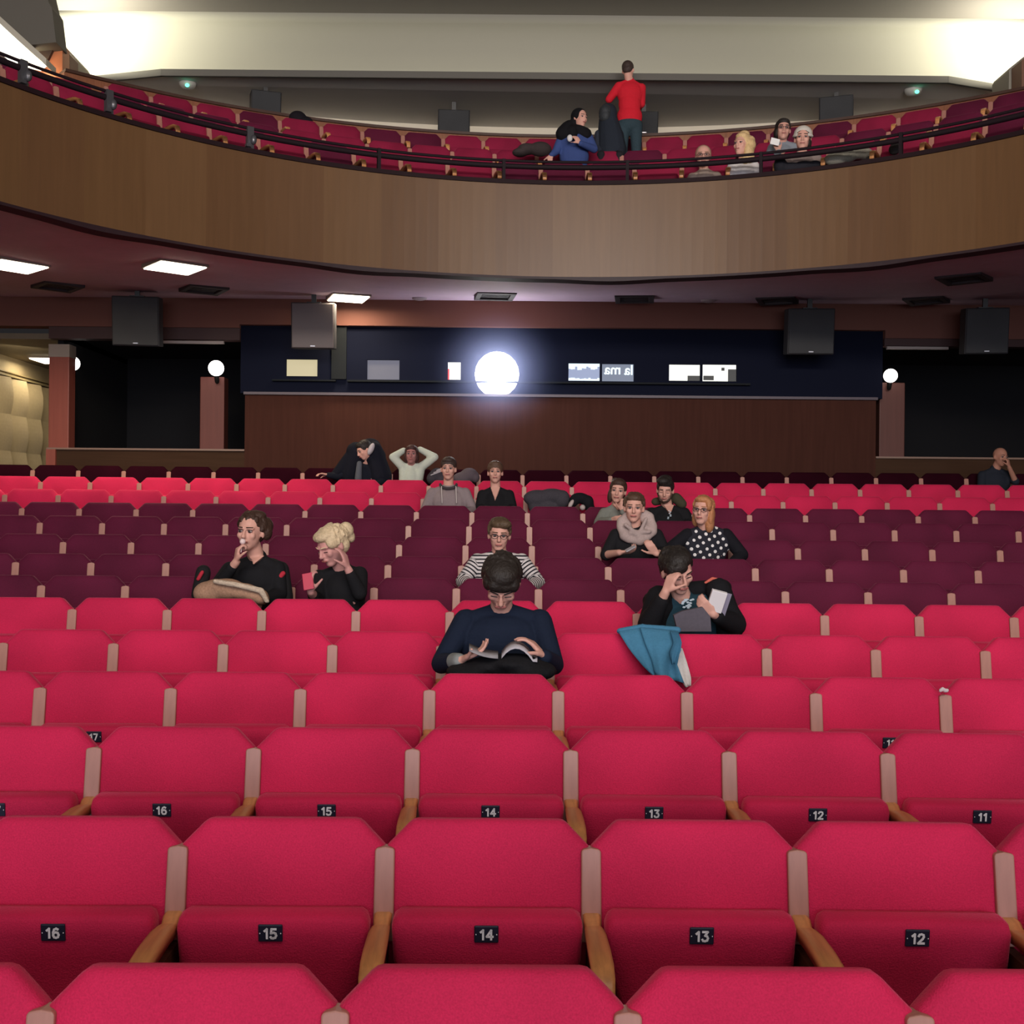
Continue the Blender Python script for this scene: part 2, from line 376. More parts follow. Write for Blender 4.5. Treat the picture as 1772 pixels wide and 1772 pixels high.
pb.add(V, Fc); struct(pb.out('trim_4', mat('lip_dark_plum', (.018, .005, .009), .6)), 'dark wavy lip under the balcony front')

# back wall under the balcony
def PX(px, py, Y=YW): p = P(px, py, Y); return p.x, p.z
M_BACK = wood('back_wall_wood', (.062, .023, .016), 'Z', .10, .7, 0, 3, .06)
M_HEAD = mat('header_brown_paint', (.17, .07, .052), .7, spec=.2)
M_BLACK = mat('booth_dark_blue_paint', (.009, .011, .023), .9, spec=.03)
M_VOID = mat('corridor_unlit', (.004, .004, .006), .9)  # near-black, the darkness of the unlit corridor put into the colour
x0, _ = PX(424, 690); x1, _ = PX(1516, 690); zt = 1.553
pb = PB(); pb.bx(x0, x1, YW, YW + .3, -.9, zt); struct(pb.out('wall_back', M_BACK), 'dark brown wooden wall below the projection windows')
pb = PB(); pb.bx(x0 - .01, x1 + .01, YW - .05, YW + .3, zt, zt + .035); struct(pb.out('trim_5', mat('ledge_pale_edge', (.09, .07, .09), .5)), 'narrow ledge along the top of the wooden wall')  # even tone, paler than the wooden wall below
zlow = .79; xl0, _ = PX(81, 790); 
pb = PB(); pb.bx(xl0, x0, YW + .02, YW + .2, -.9, zlow); struct(pb.out('wall_back', wood('low_wall_wood', (.060, .031, .018), 'X', .12, .7, 0, 3, .06)), 'low wooden wall in front of the left dark opening')
pb = PB(); pb.bx(xl0, x0, YW - .02, YW + .22, zlow, zlow + .025); struct(pb.out('trim_6', mat('low_wall_cap', (.25, .16, .12), .4)))
pb = PB(); pb.bx(x1, XR, YW + .02, YW + .2, -.9, zlow - .02); struct(pb.out('wall_back', MATS['low_wall_wood']), 'low wooden wall in front of the right dark opening')
pb = PB(); pb.bx(x1, XR, YW - .02, YW + .22, zlow - .02, zlow + .005); struct(pb.out('trim_7', MATS['low_wall_cap']))
# header band
xb0, _ = PX(414, 570); xb1, _ = PX(1532, 580)
zh = 2.455; pb = PB(); pb.bx(XL - .1, xb0, YW, YW + .25, zh, 2.95); pb.bx(xb0, xb1, YW, YW + .25, 2.50, 2.95); pb.bx(xb1, XR, YW, YW + .25, zh - .06, 2.95)
struct(pb.out('wall_header', M_HEAD), 'brown band of wall between the booth and the ceiling')
pb = PB(); pb.bx(xl0 + .0, xb0, YW + .03, YW + .22, zh - .16, zh); pb.bx(xb1, XR, YW + .03, YW + .22, zh - .16, zh - .06)
struct(pb.out('trim_8', mat('header_dark_wood', (.05, .018, .016), .6)), 'dark board under the header')  # plain dark brown board
# booth wall with window holes
wins = [(495, 621, 549, 651), (635, 622, 691, 657), (775, 626, 797, 657), (984, 628, 1038, 659), (1042, 629, 1097, 660), (1158, 630, 1212, 659), (1216, 630, 1275, 660)]
holes = []
for a, b, c, d in wins:
    xa, za = PX(a, b, YW + .1); xb_, zb = PX(c, d, YW + .1); holes.append((xa, xb_, zb, za))
proj_c = P(860, 648, YW + .1); holes.append((proj_c.x - .16, proj_c.x + .16, proj_c.z - .14, proj_c.z + .14))
xs = sorted({xb0, xb1, *[h[0] for h in holes], *[h[1] for h in holes]}); zs = sorted({zt + .03, 2.52, *[h[2] for h in holes], *[h[3] for h in holes]})
pb = PB()
for i in range(len(xs) - 1):
    for j in range(len(zs) - 1):
        mx, mz = (xs[i] + xs[i + 1]) / 2, (zs[j] + zs[j + 1]) / 2
        if not any(h[0] < mx < h[1] and h[2] < mz < h[3] for h in holes): pb.bx(xs[i], xs[i + 1], YW + .1, YW + .22, zs[j], zs[j + 1])
struct(pb.out('wall_booth', M_BLACK), 'dark blue wall of the projection booth')
# raised frame panel and sill on the booth wall
pb = PB(); fx0, _ = PX(601, 600); fx1, _ = PX(1300, 600); fz0 = PX(800, 657)[1]
pb.bx(fx0, fx1, YW + .02, YW + .10, fz0 - .035, fz0 - .012); pb.bx(PX(470, 656)[0], PX(580, 656)[0], YW + .02, YW + .1, PX(500, 656)[1] - .02, PX(500, 656)[1])
pb.bx(fx0 - .22, fx0 - .02, YW + .05, YW + .10, fz0 - .0, 2.49)
struct(pb.out('trim_9', mat('booth_sill_grey', (.014, .017, .020), .7, spec=.1)), 'narrow sills under the booth windows')
wcols = [((.72, .62, .38), .85), ((.30, .30, .39), .5), ((1, 1, 1), 1.6), ((.36, .42, .62), .95), ((.26, .30, .40), .8), ((1.0, 1.0, .93), 1.1), ((1.0, 1.0, .93), 1.1)]
wlab = ['pale yellow lit booth window, leftmost', 'dim grey booth window', 'small bright white booth window beside the projector', 'blue lit booth window with white reflections', 'booth window with mirrored screen words', 'bright white booth window, left of the last pair', 'bright white booth window with furniture behind it, rightmost']
WIN = []
for i, ((c, s), h) in enumerate(zip(wcols, holes)):
    pb = PB(); pb.bx(h[0], h[1], YW + .16, YW + .17, h[2], h[3])
    o = struct(pb.out('window_%d' % (i + 1), mat('lit_window_%d' % i, (.05, .05, .05), .8, emit=c, es=s, spec=.05)), wlab[i]); WIN.append(o)
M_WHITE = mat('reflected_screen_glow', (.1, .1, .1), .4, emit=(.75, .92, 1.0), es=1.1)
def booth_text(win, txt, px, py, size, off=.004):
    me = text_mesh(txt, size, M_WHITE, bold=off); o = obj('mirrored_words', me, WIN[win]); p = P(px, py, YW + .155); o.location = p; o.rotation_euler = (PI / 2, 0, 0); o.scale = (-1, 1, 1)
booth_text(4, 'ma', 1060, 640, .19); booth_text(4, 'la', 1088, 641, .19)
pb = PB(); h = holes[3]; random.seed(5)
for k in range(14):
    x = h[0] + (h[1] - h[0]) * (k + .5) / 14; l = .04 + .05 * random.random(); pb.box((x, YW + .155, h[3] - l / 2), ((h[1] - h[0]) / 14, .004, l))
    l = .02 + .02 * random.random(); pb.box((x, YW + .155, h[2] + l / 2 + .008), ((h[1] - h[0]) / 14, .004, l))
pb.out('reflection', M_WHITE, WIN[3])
pb = PB(); h = holes[5]; M_OFF = mat('booth_furniture_grey', (.10, .11, .11), .6)
pb.bx(h[0] + .26, h[1], YW + .145, YW + .158, h[2], h[2] + .075); pb.out('desk', M_OFF, WIN[5])
pb = PB(); h = holes[6]
pb.bx(h[0] + .02, h[0] + .16, YW + .145, YW + .158, h[2] + .02, h[2] + .08); pb.bx(h[1] - .11, h[1], YW + .145, YW + .158, h[2], h[2] + .17); pb.bx(h[1] - .2, h[1] - .16, YW + .145, YW + .158, h[3] - .08, h[3] - .04); pb.out('cabinet', M_OFF, WIN[6])
pb = PB(); h = holes[2]; pb.bx(h[0], h[0] + .02, YW + .145, YW + .158, h[2], h[3] - .09); pb.out('red_edge', mat('red_edge_glow', (.2, 0, 0), .4, emit=(1, .02, .03), es=1), WIN[2])  # emissive red strip down the left edge of the window
# projector behind the port
t = empty('film_projector', (proj_c.x, YW + .1, proj_c.z)); tag(t, 'film projector with blazing white lens glare in the booth wall', 'projector')
pb = PB(); 
for rr, y0, y1 in ((.17, -.02, .10),):
    V = []; n = 32
    for y, r in ((y0, rr), (y0, rr + .02), (y1, rr + .02), (y1, rr)):
        for j in range(n): V.append((r * math.cos(2 * PI * j / n), y, r * math.sin(2 * PI * j / n)))
    pb.add(V, [(k * n + j, k * n + (j + 1) % n, ((k + 1) % 4) * n + (j + 1) % n, ((k + 1) % 4) * n + j) for k in range(4) for j in range(n)])
pb.out('lens_hood', M_METAL, t, True)
pb = PB(); pb.ell((0, -.03, 0), (.30, .06, .31)); M_LENS_GLARE = mat('projector_lens_glare', (1, 1, 1), .2, emit=(.93, .93, 1.0), es=7)  # lens enlarged into a glowing disc that stands for its glare
pb.out('lens', M_LENS_GLARE, t, True)
pb = PB(); pb.bx(-.25, .25, .15, .8, -.25, .2); pb.out('housing', M_METAL, t)
def halo_mat():  # scattering volume added to imitate the halo of lens glare
    m = bpy.data.materials.new('projector_halo'); m.use_nodes = True; nt = m.node_tree; nt.nodes.remove(nt.nodes['Principled BSDF']); out = nt.nodes['Material Output']
    vs = nt.nodes.new('ShaderNodeVolumeScatter'); vs.inputs['Color'].default_value = (.45, .52, 1, 1); vs.inputs['Anisotropy'].default_value = .0
    tc = nt.nodes.new('ShaderNodeTexCoord'); ln = nt.nodes.new('ShaderNodeVectorMath'); ln.operation = 'LENGTH'
    mr = nt.nodes.new('ShaderNodeMapRange'); mr.inputs['From Min'].default_value = .1; mr.inputs['From Max'].default_value = .95; mr.inputs['To Min'].default_value = 1; mr.inputs['To Max'].default_value = 0
    pw = nt.nodes.new('ShaderNodeMath'); pw.operation = 'POWER'; pw.inputs[1].default_value = 2.2; ml = nt.nodes.new('ShaderNodeMath'); ml.operation = 'MULTIPLY'; ml.inputs[1].default_value = HALO_D
    nt.links.new(tc.outputs['Object'], ln.inputs[0]); nt.links.new(ln.outputs['Value'], mr.inputs['Value']); nt.links.new(mr.outputs[0], pw.inputs[0]); nt.links.new(pw.outputs[0], ml.inputs[0]); nt.links.new(ml.outputs[0], vs.inputs['Density']); nt.links.new(vs.outputs[0], out.inputs['Volume']); return m
HALO_D = 1.15
pb = PB(); V = SPH * .95; pb.add(V, SPHF); hz = pb.out('glare_halo', halo_mat(), None, True); hz.location = (proj_c.x, YW - .35, proj_c.z); hz['kind'] = 'stuff'; tag(hz, 'bluish glare halo around the projector lens', 'halo')
d = bpy.data.lights.new('projector_light', 'POINT'); d.energy = 40; d.color = (.78, .82, 1.0); d.shadow_soft_size = .12
o = bpy.data.objects.new('projector_light', d); COL.objects.link(o); o.location = (proj_c.x, YW - .25, proj_c.z)
# corridor behind: dark back wall, ceiling, passage ceiling
pb = PB(); pb.bx(xl0 + .05, XR, 18.6, 18.7, -.9, 2.6); pb.bx(xl0 + .02, xl0 + .1, YW + .3, 18.7, -.9, 2.6); struct(pb.out('wall_corridor', M_VOID), 'unlit black corridor behind the openings')
pb = PB(); pb.bx(XL - .1, xl0 + .1, YW + .3, 20, 2.32, 2.4); struct(pb.out('ceiling', mat('passage_ceiling_olive', (.17, .135, .09), .7)), 'olive ceiling of the side passage on the left')
pb = PB(); pb.bx(xl0 + .1, XR, YW + .3, 18.7, 2.42, 2.5); struct(pb.out('ceiling', M_VOID), 'unlit ceiling of the rear corridor')
pb = PB(); pb.bx(XL - .1, xl0 + .2, 20, 20.1, -.9, 2.4); struct(pb.out('wall_passage', MATS['beige_quilted_panel']))
pb = PB(); pb.bx(XL - .02, XL + .06, YW + .3, 20, 2.00, 2.03); pb.bx(XL - .02, XL + .05, YW + .3, 20, 2.06, 2.075); struct(pb.out('trim_10', mat('passage_rail_bronze', (.35, .27, .14), .4)), 'thin rail above the beige cushioned wall')
# pillars
M_PIL = wood('pillar_red_wood', (.30, .080, .055), 'Z', .08, .5, .15, 3)
def pillar(pxa, pxb, pyt, pyb, Y, label, topm=None, m=M_PIL):
    xa = P(pxa, 700, Y).x; xb_ = P(pxb, 700, Y).x; zt_ = P((pxa + pxb) / 2, pyt, Y).z; zb = P((pxa + pxb) / 2, pyb, Y).z
    t = empty('pillar', ((xa + xb_) / 2, Y + .12, zb)); tag(t, label, 'pillar'); wd = xb_ - xa
    pb = PB(); pb.bx(-wd / 2, wd / 2, -.12, .12, 0, zt_ - zb); obj('shaft', bevel(pb.mesh('shaft', m), .01), t)
    if topm:
        pb = PB(); pb.bx(-wd / 2 - .004, wd / 2 + .004, -.124, .124, zt_ - zb - .17, zt_ - zb + .004); obj('capital', pb.mesh('capital', topm), t)
    return t
pillar(84, 119, 596, 786, YW + .25, 'reddish wooden pillar with a lit top beside the left passage', mat('pillar_pale_paint', (.33, .27, .22), .6))  # pale top block is light on the shaft, put in as colour
pillar(346, 388, 652, 786, YW + .35, 'reddish wooden pillar under the lit globe lamp on the left', m=wood('pillar_mid_wood', (.15, .045, .035), 'Z', .08, .5, .1, 3))
pillar(1522, 1566, 662, 800, YW + .3, 'dark reddish pillar under the globe lamp on the right', m=wood('pillar_dark_wood', (.12, .045, .035), 'Z', .08, .5, .15, 3))
pb = PB(); pb.bx(xl0, P(98, 700, YW).x, YW - .03, YW + .02, -.9, zlow); struct(pb.out('trim_11', M_PIL), 'reddish end board of the low wall on the left')
# globe lamps
M_GLOBE = mat('globe_opal_glass', (1, 1, 1), .3, emit=(1.0, .93, .88), es=3.0)
def globe(px, py, Y, r, label, power):
    c = P(px, py, Y); t = empty('globe_lamp', (c.x, c.y, c.z)); tag(t, label, 'lamp')
    pb = PB(); pb.ell((0, 0, 0), (r, r, r)); pb.out('globe', M_GLOBE, t, True)
    pb = PB(); pb.cone((0, .03, -r * .9), .035, (0, .06, -r - .07), .03); pb.out('bracket', M_METAL, t, True)
    if power:
        d = bpy.data.lights.new('globe_light', 'POINT'); d.energy = power; d.color = (1, .8, .6); d.shadow_soft_size = r
        o = bpy.data.objects.new('globe_light', d); COL.objects.link(o); o.location = (c.x, c.y - r - .12, c.z)
globe(374, 637, YW + .2, .108, 'white globe lamp above the red pillar left of the booth', .5)
globe(1541, 650, YW + .15, .095, 'white globe lamp above the dark pillar right of the booth', .4)
globe(126, 629, YW + .6, .10, 'white globe lamp half hidden behind the leftmost pillar', 1)
# pale strips over the openings
def strip(pa_, pb_, label):
    a = P(*pa_, YW + .05); b = P(*pb_, YW + .05); pb = PB((a.x, a.y, a.z)); pb.bx(a.x, b.x, a.y - .03, a.y + .02, a.z - .018, a.z + .018)
    o = pb.out('metal_strip', mat('strip_pale_metal', (.38, .33, .30), .4)); o.location = a; tag(o, label, 'metal strip')
strip((277, 592), (388, 592), 'pale metal strip above the left dark opening'); strip((1534, 602), (1640, 602), 'faint metal strip above the right dark opening')
# ceiling lamps, vents, sensors on the soffit
M_LAMP = mat('ceiling_lamp_glow', (1, 1, 1), .4, emit=(1.0, .90, .68), es=9)
M_FR = mat('lamp_frame_metal', (.25, .2, .17), .4)
for px, py, sz, pw, lb in ((303, 457, .50, 34, 'lit square ceiling lamp under the balcony, middle one of the three'), (603, 511, .46, 26, 'lit square ceiling lamp under the balcony nearest the projector'), (26, 455, .52, 34, 'lit square ceiling lamp at the left edge of the picture')):
    p = on_soffit(px, py); a = math.atan2(p.x - CX, p.y - CYB); t = empty('ceiling_lamp', (p.x, p.y, p.z - .02), -a); tag(t, lb, 'ceiling lamp', None)
    h = sz / 2; pb = PB(); 
    for q in ((-h - .02, h + .02, -h - .02, -h), (-h - .02, h + .02, h, h + .02), (-h - .02, -h, -h, h), (h, h + .02, -h, h)): pb.bx(*q, -.02, .03)
    pb.out('frame', M_FR, t); pb = PB(); pb.bx(-h, h, -h, h, -.03, .01); pb.out('diffuser', M_LAMP, t)
    area('ceiling_lamp_and_fill', (p.x, p.y, p.z - .08), (p.x, p.y, 0), sz, sz, pw, (1.0, .80, .55))
p = P(70, 628, 18.0); t = empty('ceiling_lamp', (p.x, 18.0, 2.31)); tag(t, 'lit ceiling lamp in the side passage behind the left pillar', 'ceiling lamp')
pb = PB(); pb.bx(-.05, .34, -.3, .3, -.03, .01); pb.out('diffuser', M_LAMP, t); pb = PB(); pb.bx(-.07, .36, -.32, .32, -.015, .012); pb.out('frame', M_FR, t)
area('ceiling_lamp_and_fill', (p.x, 18.0, 2.24), (p.x - .1, 18.0, 0), .6, .6, 7, (1, .86, .58))
area('ceiling_lamp_and_fill', (p.x + .5, 16.4, 2.1), (p.x - .5, 17.4, 0.6), .4, .4, 9, (1, .86, .58))  # added fill without a fixture, rakes across the quilted cells
M_VENT = mat('vent_dark_metal', (.03, .022, .026), .6)
vl = ['leftmost', 'between the left speakers', 'left of the projector beam', 'right of the projector', 'above the dark box speaker on the right', 'between the two right speakers', 'closest to the right edge']
for (px, py), q in zip(((100, 493), (353, 498), (857, 509), (1098, 514), (1345, 517), (1603, 517), (1668, 479)), vl):
    p = on_soffit(px, py); a = math.atan2(p.x - CX, p.y - CYB); t = empty('ceiling_vent', (p.x, p.y, p.z - .005), -a); tag(t, 'dark square ceiling vent, ' + q, 'vent', 'vents under the balcony')
    pb = PB(); h = .25
    for q4 in ((-h, h, -h, -h + .07), (-h, h, h - .07, h), (-h, -h + .07, -h + .07, h - .07), (h - .07, h, -h + .07, h - .07)): pb.bx(*q4, -.035, .03)
    obj('frame', bevel(pb.mesh('frame', M_VENT), .006, 1), t)
    pb = PB()
    for k in range(5): pb.box((0, -.14 + .07 * k, 0), (.36, .035, .02))
    pb.bx(-.18, .18, -.18, .18, .005, .02); pb.out('grille', M_VENT, t)
for px, py, q in ((726, 515, 'left of the projector'), (1226, 519, 'right of the projector')):
    p = on_soffit(px, py); pb = PB(p); 
    pb.ell((p.x, p.y, p.z - .01), (.10, .10, .025)); o = pb.out('smoke_detector', mat('detector_pale_plastic', (.35, .28, .3), .5), smooth=True); o.location = p; tag(o, 'small round pale detector on the low ceiling, ' + q, 'smoke detector')
# loudspeakers
M_SPK = mat('speaker_grille_cloth', (.035, .037, .04), .8, noise=.15, nscale=120)
M_SPK2 = mat('speaker_box_dark', (.02, .02, .024), .6)
def speaker(px0, py0, px1, py1, Y, yaw, label, m=M_SPK, tilt=.12):
    a = P(px0, py0, Y); b = P(px1, py1, Y); wd = b.x - a.x; hg = a.z - b.z
    t = empty('loudspeaker', ((a.x + b.x) / 2, Y + .15, (a.z + b.z) / 2), 0); t.rotation_euler = (tilt, 0, yaw); tag(t, label, 'loudspeaker'); top = soffit((a.x + b.x) / 2, Y + .15) if a.z < 4 else 5.9
    pb = PB(); pb.bx(-wd / 2, wd / 2, -.13, .17, -hg / 2, hg / 2); obj('cabinet', bevel(pb.mesh('cabinet', M_SPK2), .012), t)
    pb = PB(); pb.bx(-wd / 2 + .012, wd / 2 - .012, -.155, -.128, -hg / 2 + .012, hg / 2 - .012); obj('grille', bevel(pb.mesh('grille', m), .008), t)
    pb = PB(); pb.bx(-.03, .03, .0, .05, hg / 2 - .02, hg / 2 + max(.02, top - a.z + .02)); pb.bx(-.09, .09, -.03, .08, hg / 2 - .01, hg / 2 + .015); pb.out('hanger', M_METAL, t)
    pb = PB(); pb.bx(-.03, .03, -.162, -.155, -hg / 2 + .03, -hg / 2 + .042); pb.out('badge', mat('badge_silver', (.4, .4, .42), .3, metal=.5), t)
speaker(192, 510, 271, 596, 14.75, .12, 'dark hanging loudspeaker before the left dark opening')
speaker(503, 521, 577, 601, 14.9, .05, 'grey lit loudspeaker above the pale yellow booth window', mat('speaker_grille_grey', (.12, .10, .10), .6))
speaker(1366, 531, 1445, 611, 14.9, -.05, 'dark loudspeaker in front of the right end of the booth')
speaker(1676, 530, 1748, 610, 14.75, -.15, 'dark loudspeaker hanging near the right edge over the dark opening')
speaker(430, 154, 481, 194, 15.9, .3, 'black loudspeaker on the left of the balcony back wall')
speaker(757, 187, 812, 231, 16.5, .05, 'black loudspeaker in the middle of the balcony back wall')
speaker(1092, 190, 1140, 231, 16.5, -.05, 'black loudspeaker behind the man in the red jumper')
speaker(1424, 163, 1481, 212, 15.9, -.3, 'black loudspeaker on the right of the balcony back wall')
# green exit sensors on the rear ceiling
M_GRN = mat('green_indicator', (0, .2, .1), .4, emit=(.15, 1, .6), es=2.5)
for px, py, q in ((325, 136, 'left'), (1580, 151, 'right')):
    c = P(px, py, 15.9); t = empty('smoke_detector', (c.x, c.y, 5.86)); tag(t, 'white ceiling detector with green light on the %s of the balcony ceiling' % q, 'smoke detector')
    pb = PB(); pb.ell((0, 0, 0), (.12, .12, .09)); pb.out('housing', mat('detector_white', (.5, .5, .45), .5), t, True)
    pb = PB(); pb.ell((.02, -.10, -.065), (.028, .028, .024)); pb.out('indicator_light', M_GRN, t, True)

# left end of the balcony: chamfered pillar, brown and orange faces, bulkhead and lit alcove
def poly_prism(pts, Y, th, name, m, label, cat=None, dz=0):
    q = [P(x, y, Y) for x, y in pts]; c = q[0]; pb = PB((c.x, Y, c.z)); pb.prism([(p.x, p.z) for p in q], Y, Y + th)
    o = pb.out(name, m); o.location = (c.x, Y, c.z)
    return struct(o, label)
M_WARM_LIT = mat('warm_lit_end', (.50, .17, .07), .5)  # warm light falling on this face is put into its orange
poly_prism([(132, 150), (132, 103), (128, 96), (108, 75), (98, 74), (98, 150)], 14.6, .5, 'trim_12', mat('pillar_end_cream', (.42, .38, .28), .7), 'cream chamfered end wall at the left of the balcony')
poly_prism([(121, 150), (121, 95), (108, 76), (98, 74), (96, 150)], 14.3, .28, 'trim_13', mat('pillar_end_brown', (.20, .10, .06), .6), 'brown edge of the left end wall')
poly_prism([(108, 150), (108, 76), (98, 74), (80, 112), (45, 112), (45, 150)], 14.05, .23, 'trim_14', M_WARM_LIT, 'warmly lit orange face beside the bright alcove')
poly_prism([(97, 74), (80, 108), (52, 76), (80, 66)], 14.0, .06, 'trim_15', mat('brown_wedge', (.05, .03, .02), .7), 'dark wedge over the alcove')
poly_prism([(-60, -40), (74, -40), (84, 4), (90, 14), (97, 73), (50, 78), (0, 28), (-60, -28)], 13.8, .35, 'trim_16', mat('bulkhead_grey', (.13, .12, .10), .8), 'dark grey bulkhead in the upper left corner')
poly_prism([(-60, -28), (0, 28), (80, 101), (80, 113), (0, 40), (-60, -16)], 13.6, .3, 'trim_17', mat('alcove_edge_cream', (.55, .52, .42), .7), 'pale edge of the bright alcove')
poly_prism([(-60, -18), (0, 38), (82, 112), (70, 122), (20, 110), (0, 92), (-60, 50)], 13.98, .02, 'trim_18', mat('alcove_lit_surface', (.9, .88, .75), .6, emit=(1, .97, .84), es=1.6), 'brightly lit panel in the upper left corner')  # lit surface of the alcove, its brightness put in as emission
poly_prism([(0, 92), (22, 110), (45, 118), (60, 150), (-60, 150), (-60, 50)], 13.3, .06, 'trim_19', mat('alcove_lower_brown', (.15, .10, .09), .7), 'brown board below the lit panel')
area('alcove_light', tuple(P(60, 108, 13.85)), tuple(P(100, 130, 14.1)), .4, .1, 3, (1, .75, .45))
poly_prism([(1745, 180), (1746, 122), (1749, 116), (1775, 95), (1830, 60), (1830, 180)], 14.6, .5, 'trim_20', mat('pillar_end_cream2', (.27, .25, .2), .7), 'grey chamfered end wall at the right of the balcony')
poly_prism([(1768, 180), (1768, 104), (1830, 60), (1830, 180)], 14.3, .28, 'trim_21', MATS['pillar_end_brown'], 'brown edge of the right end wall')

# handrail on the balcony rim
def arc_tube(pb, r, z, a0, a1, rad, n=70, k=8):
    V = []
    for i in range(n + 1):
        a = a0 + (a1 - a0) * i / n
        for j in range(k):
            t = 2 * PI * j / k; V.append(pol(r + rad * math.cos(t), a, z + rad * math.sin(t)))
    Fc = [(i * k + j, i * k + (j + 1) % k, (i + 1) * k + (j + 1) % k, (i + 1) * k + j) for i in range(n) for j in range(k)] + [tuple(range(k)), tuple(range(n * k, n * k + k))]
    pb.add(V, Fc)
base = pol(RIM, 0, 3.70); t = empty('handrail', base); tag(t, 'dark double handrail curving along the balcony rim', 'handrail')
M_RAIL = mat('rail_dark_metal', (.012, .006, .009), .7, spec=.2)
for zz, rad in ((3.865, .030), (3.925, .016)):
    pb = PB(base); arc_tube(pb, RIM + .05, zz, -AB, AB, rad); pb.out('rail', M_RAIL, t, True)
M_BRK = mat('bracket_grey_metal', (.10, .10, .11), .35, metal=.5)
for px in (38, 187, 432, 655, 871, 1086, 1317, 1560):
    best = min((abs(proj(pol(RIM + .05, a / 1000, 3.8))[0] - px), a / 1000) for a in range(-1200, 1200)); a = best[1]
    big = px < 500; pb = PB(base); c = pol(RIM + .04, a, 3.81)
    pb.box(c, (.07 if big else .035, .05, .25), R3(yaw=-a)); 
    if big: pb.ell(pol(RIM - .0, a + .004, 3.80), (.035, .03, .05)); pb.box(pol(RIM + .0, a - .006, 3.73), (.05, .05, .03), R3(yaw=-a))
    pb.out('bracket', M_BRK if big else M_RAIL, t)

# ------------------------------------------------------------------ seats
def back_mesh(m):
    half = [(.272, -.46), (.2745, -.10), (.2745, -.074), (.268, -.066), (.214, -.011), (.203, -.003), (.190, 0)]
    out = half + [(-x, z) for x, z in reversed(half)]; cx, cz = 0, -.22
    def ring(ins, y):
        r = []
        for x, z in out:
            sx = (abs(x) - ins) / max(abs(x), 1e-6); nz = cz + (z - cz) * (1 - ins / .23); r.append((x * sx, y, nz))
        return r
    rings = [ring(.004, .075), ring(0, .06), ring(0, .030), ring(.004, .019), ring(.014, .010), ring(.04, .001), ring(.09, -.008), ring(.15, -.013)]
    V = [p for r in rings for p in r]; n = len(out)
    Fc = [(i * n + j, i * n + (j + 1) % n, (i + 1) * n + (j + 1) % n, (i + 1) * n + j) for i in range(len(rings) - 1) for j in range(n)] + [tuple(range(n)), tuple(range((len(rings) - 1) * n, len(rings) * n))]
    R = np.array(Matrix.Rotation(-math.radians(9), 3, 'X'))   # reclined: the foot comes towards the stage
    pb = PB(); pb.add(np.array(V) @ R.T + np.array((0, .018, H)), Fc); return pb.mesh('backrest', m, True)
def cushion_mesh(m, folded=True):
    half = [(.195, -.40), (.205, -.24), (.242, -.12), (.246, -.03), (.240, -.010), (.225, 0)]
    out = half + [(-x, z) for x, z in reversed(half)]; cz = -.17
    def ring(ins, y): return [(x * (abs(x) - ins) / abs(x), y, cz + (z - cz) * (1 - ins / .2)) for x, z in out]
    rings = [ring(.02, .0), ring(.004, -.012), ring(0, -.03), ring(0, -.065), ring(.004, -.082), ring(.014, -.090), ring(.05, -.094)]
    V = np.array([p for r in rings for p in r]); n = len(out)
    Fc = [(i * n + j, i * n + (j + 1) % n, (i + 1) * n + (j + 1) % n, (i + 1) * n + j) for i in range(len(rings) - 1) for j in range(n)] + [tuple(range(n)), tuple(range((len(rings) - 1) * n, len(rings) * n))]
    if folded:
        R = np.array(Matrix.Rotation(math.radians(7), 3, 'X')); V = V @ R.T + np.array((0, -.045, H - .203))
    else:
        R = np.array(Matrix.Rotation(math.radians(86), 3, 'X')); V = V @ R.T; V = V + np.array((0, -.47, .42 + .0)) - np.array((0, 0, 0)); 
    pb = PB(); pb.add(V, Fc); return pb.mesh('seat', m, True)
def post_mesh():
    pb = PB(); poly = [(-.027, -.24), (.027, -.24), (.0265, -.008), (.022, -.002), (0, .002), (-.022, -.002), (-.0265, -.008)]
    pb.prism(poly, 0, .06); me = pb.mesh('upright', M_POST); R = Matrix.Rotation(-math.radians(9), 4, 'X'); me.transform(Matrix.Translation((0, .0, H - .07)) @ R)
    return bevel(me, .006)
def arm_mesh():
    z = H - .240; pr = [(.02, -.004), (-.02, .004), (-.05, .002), (-.075, -.010), (-.10, -.006), (-.16, .0), (-.26, -.002), (-.33, -.008), (-.375, -.026), (-.40, -.060), (-.408, -.11)]
    wd = [.023, .023, .023, .021, .024, .0265, .028, .028, .027, .025, .023]; V = []
    for i, ((y, dz), hw) in enumerate(zip(pr, wd)):
        a, b = pr[max(0, i - 1)], pr[min(len(pr) - 1, i + 1)]; d = Vector((b[0] - a[0], b[1] - a[1])).normalized(); nx, nz = -d.y, d.x   # normal in y,z
        if nz > 0: nx, nz = -nx, -nz
        th = .030
        for sx, k in ((-hw, 0), (-hw * .7, -.004), (hw * .7, -.004), (hw, 0)): V.append((sx, y - nx * -k * 0 - 0, z + dz + (-k)))
        for sx in (hw * .9, -hw * .9): V.append((sx, y + nx * th, z + dz + nz * th))
    Fc = [(i * 6 + j, i * 6 + (j + 1) % 6, (i + 1) * 6 + (j + 1) % 6, (i + 1) * 6 + j) for i in range(len(pr) - 1) for j in range(6)] + [tuple(range(6)), tuple(range((len(pr) - 1) * 6, len(pr) * 6))]
    pb = PB(); pb.add(V, Fc); return pb.mesh('armrest', M_ARM, True)
def side_mesh():
    pb = PB(); pb.prism([(-.014, 0), (.014, 0), (.014, H - .31), (-.014, H - .31)], -.30, .0); pb.bx(-.02, .02, -.34, .06, 0, .03); return pb.mesh('side_board', M_SIDE)
ME = {}
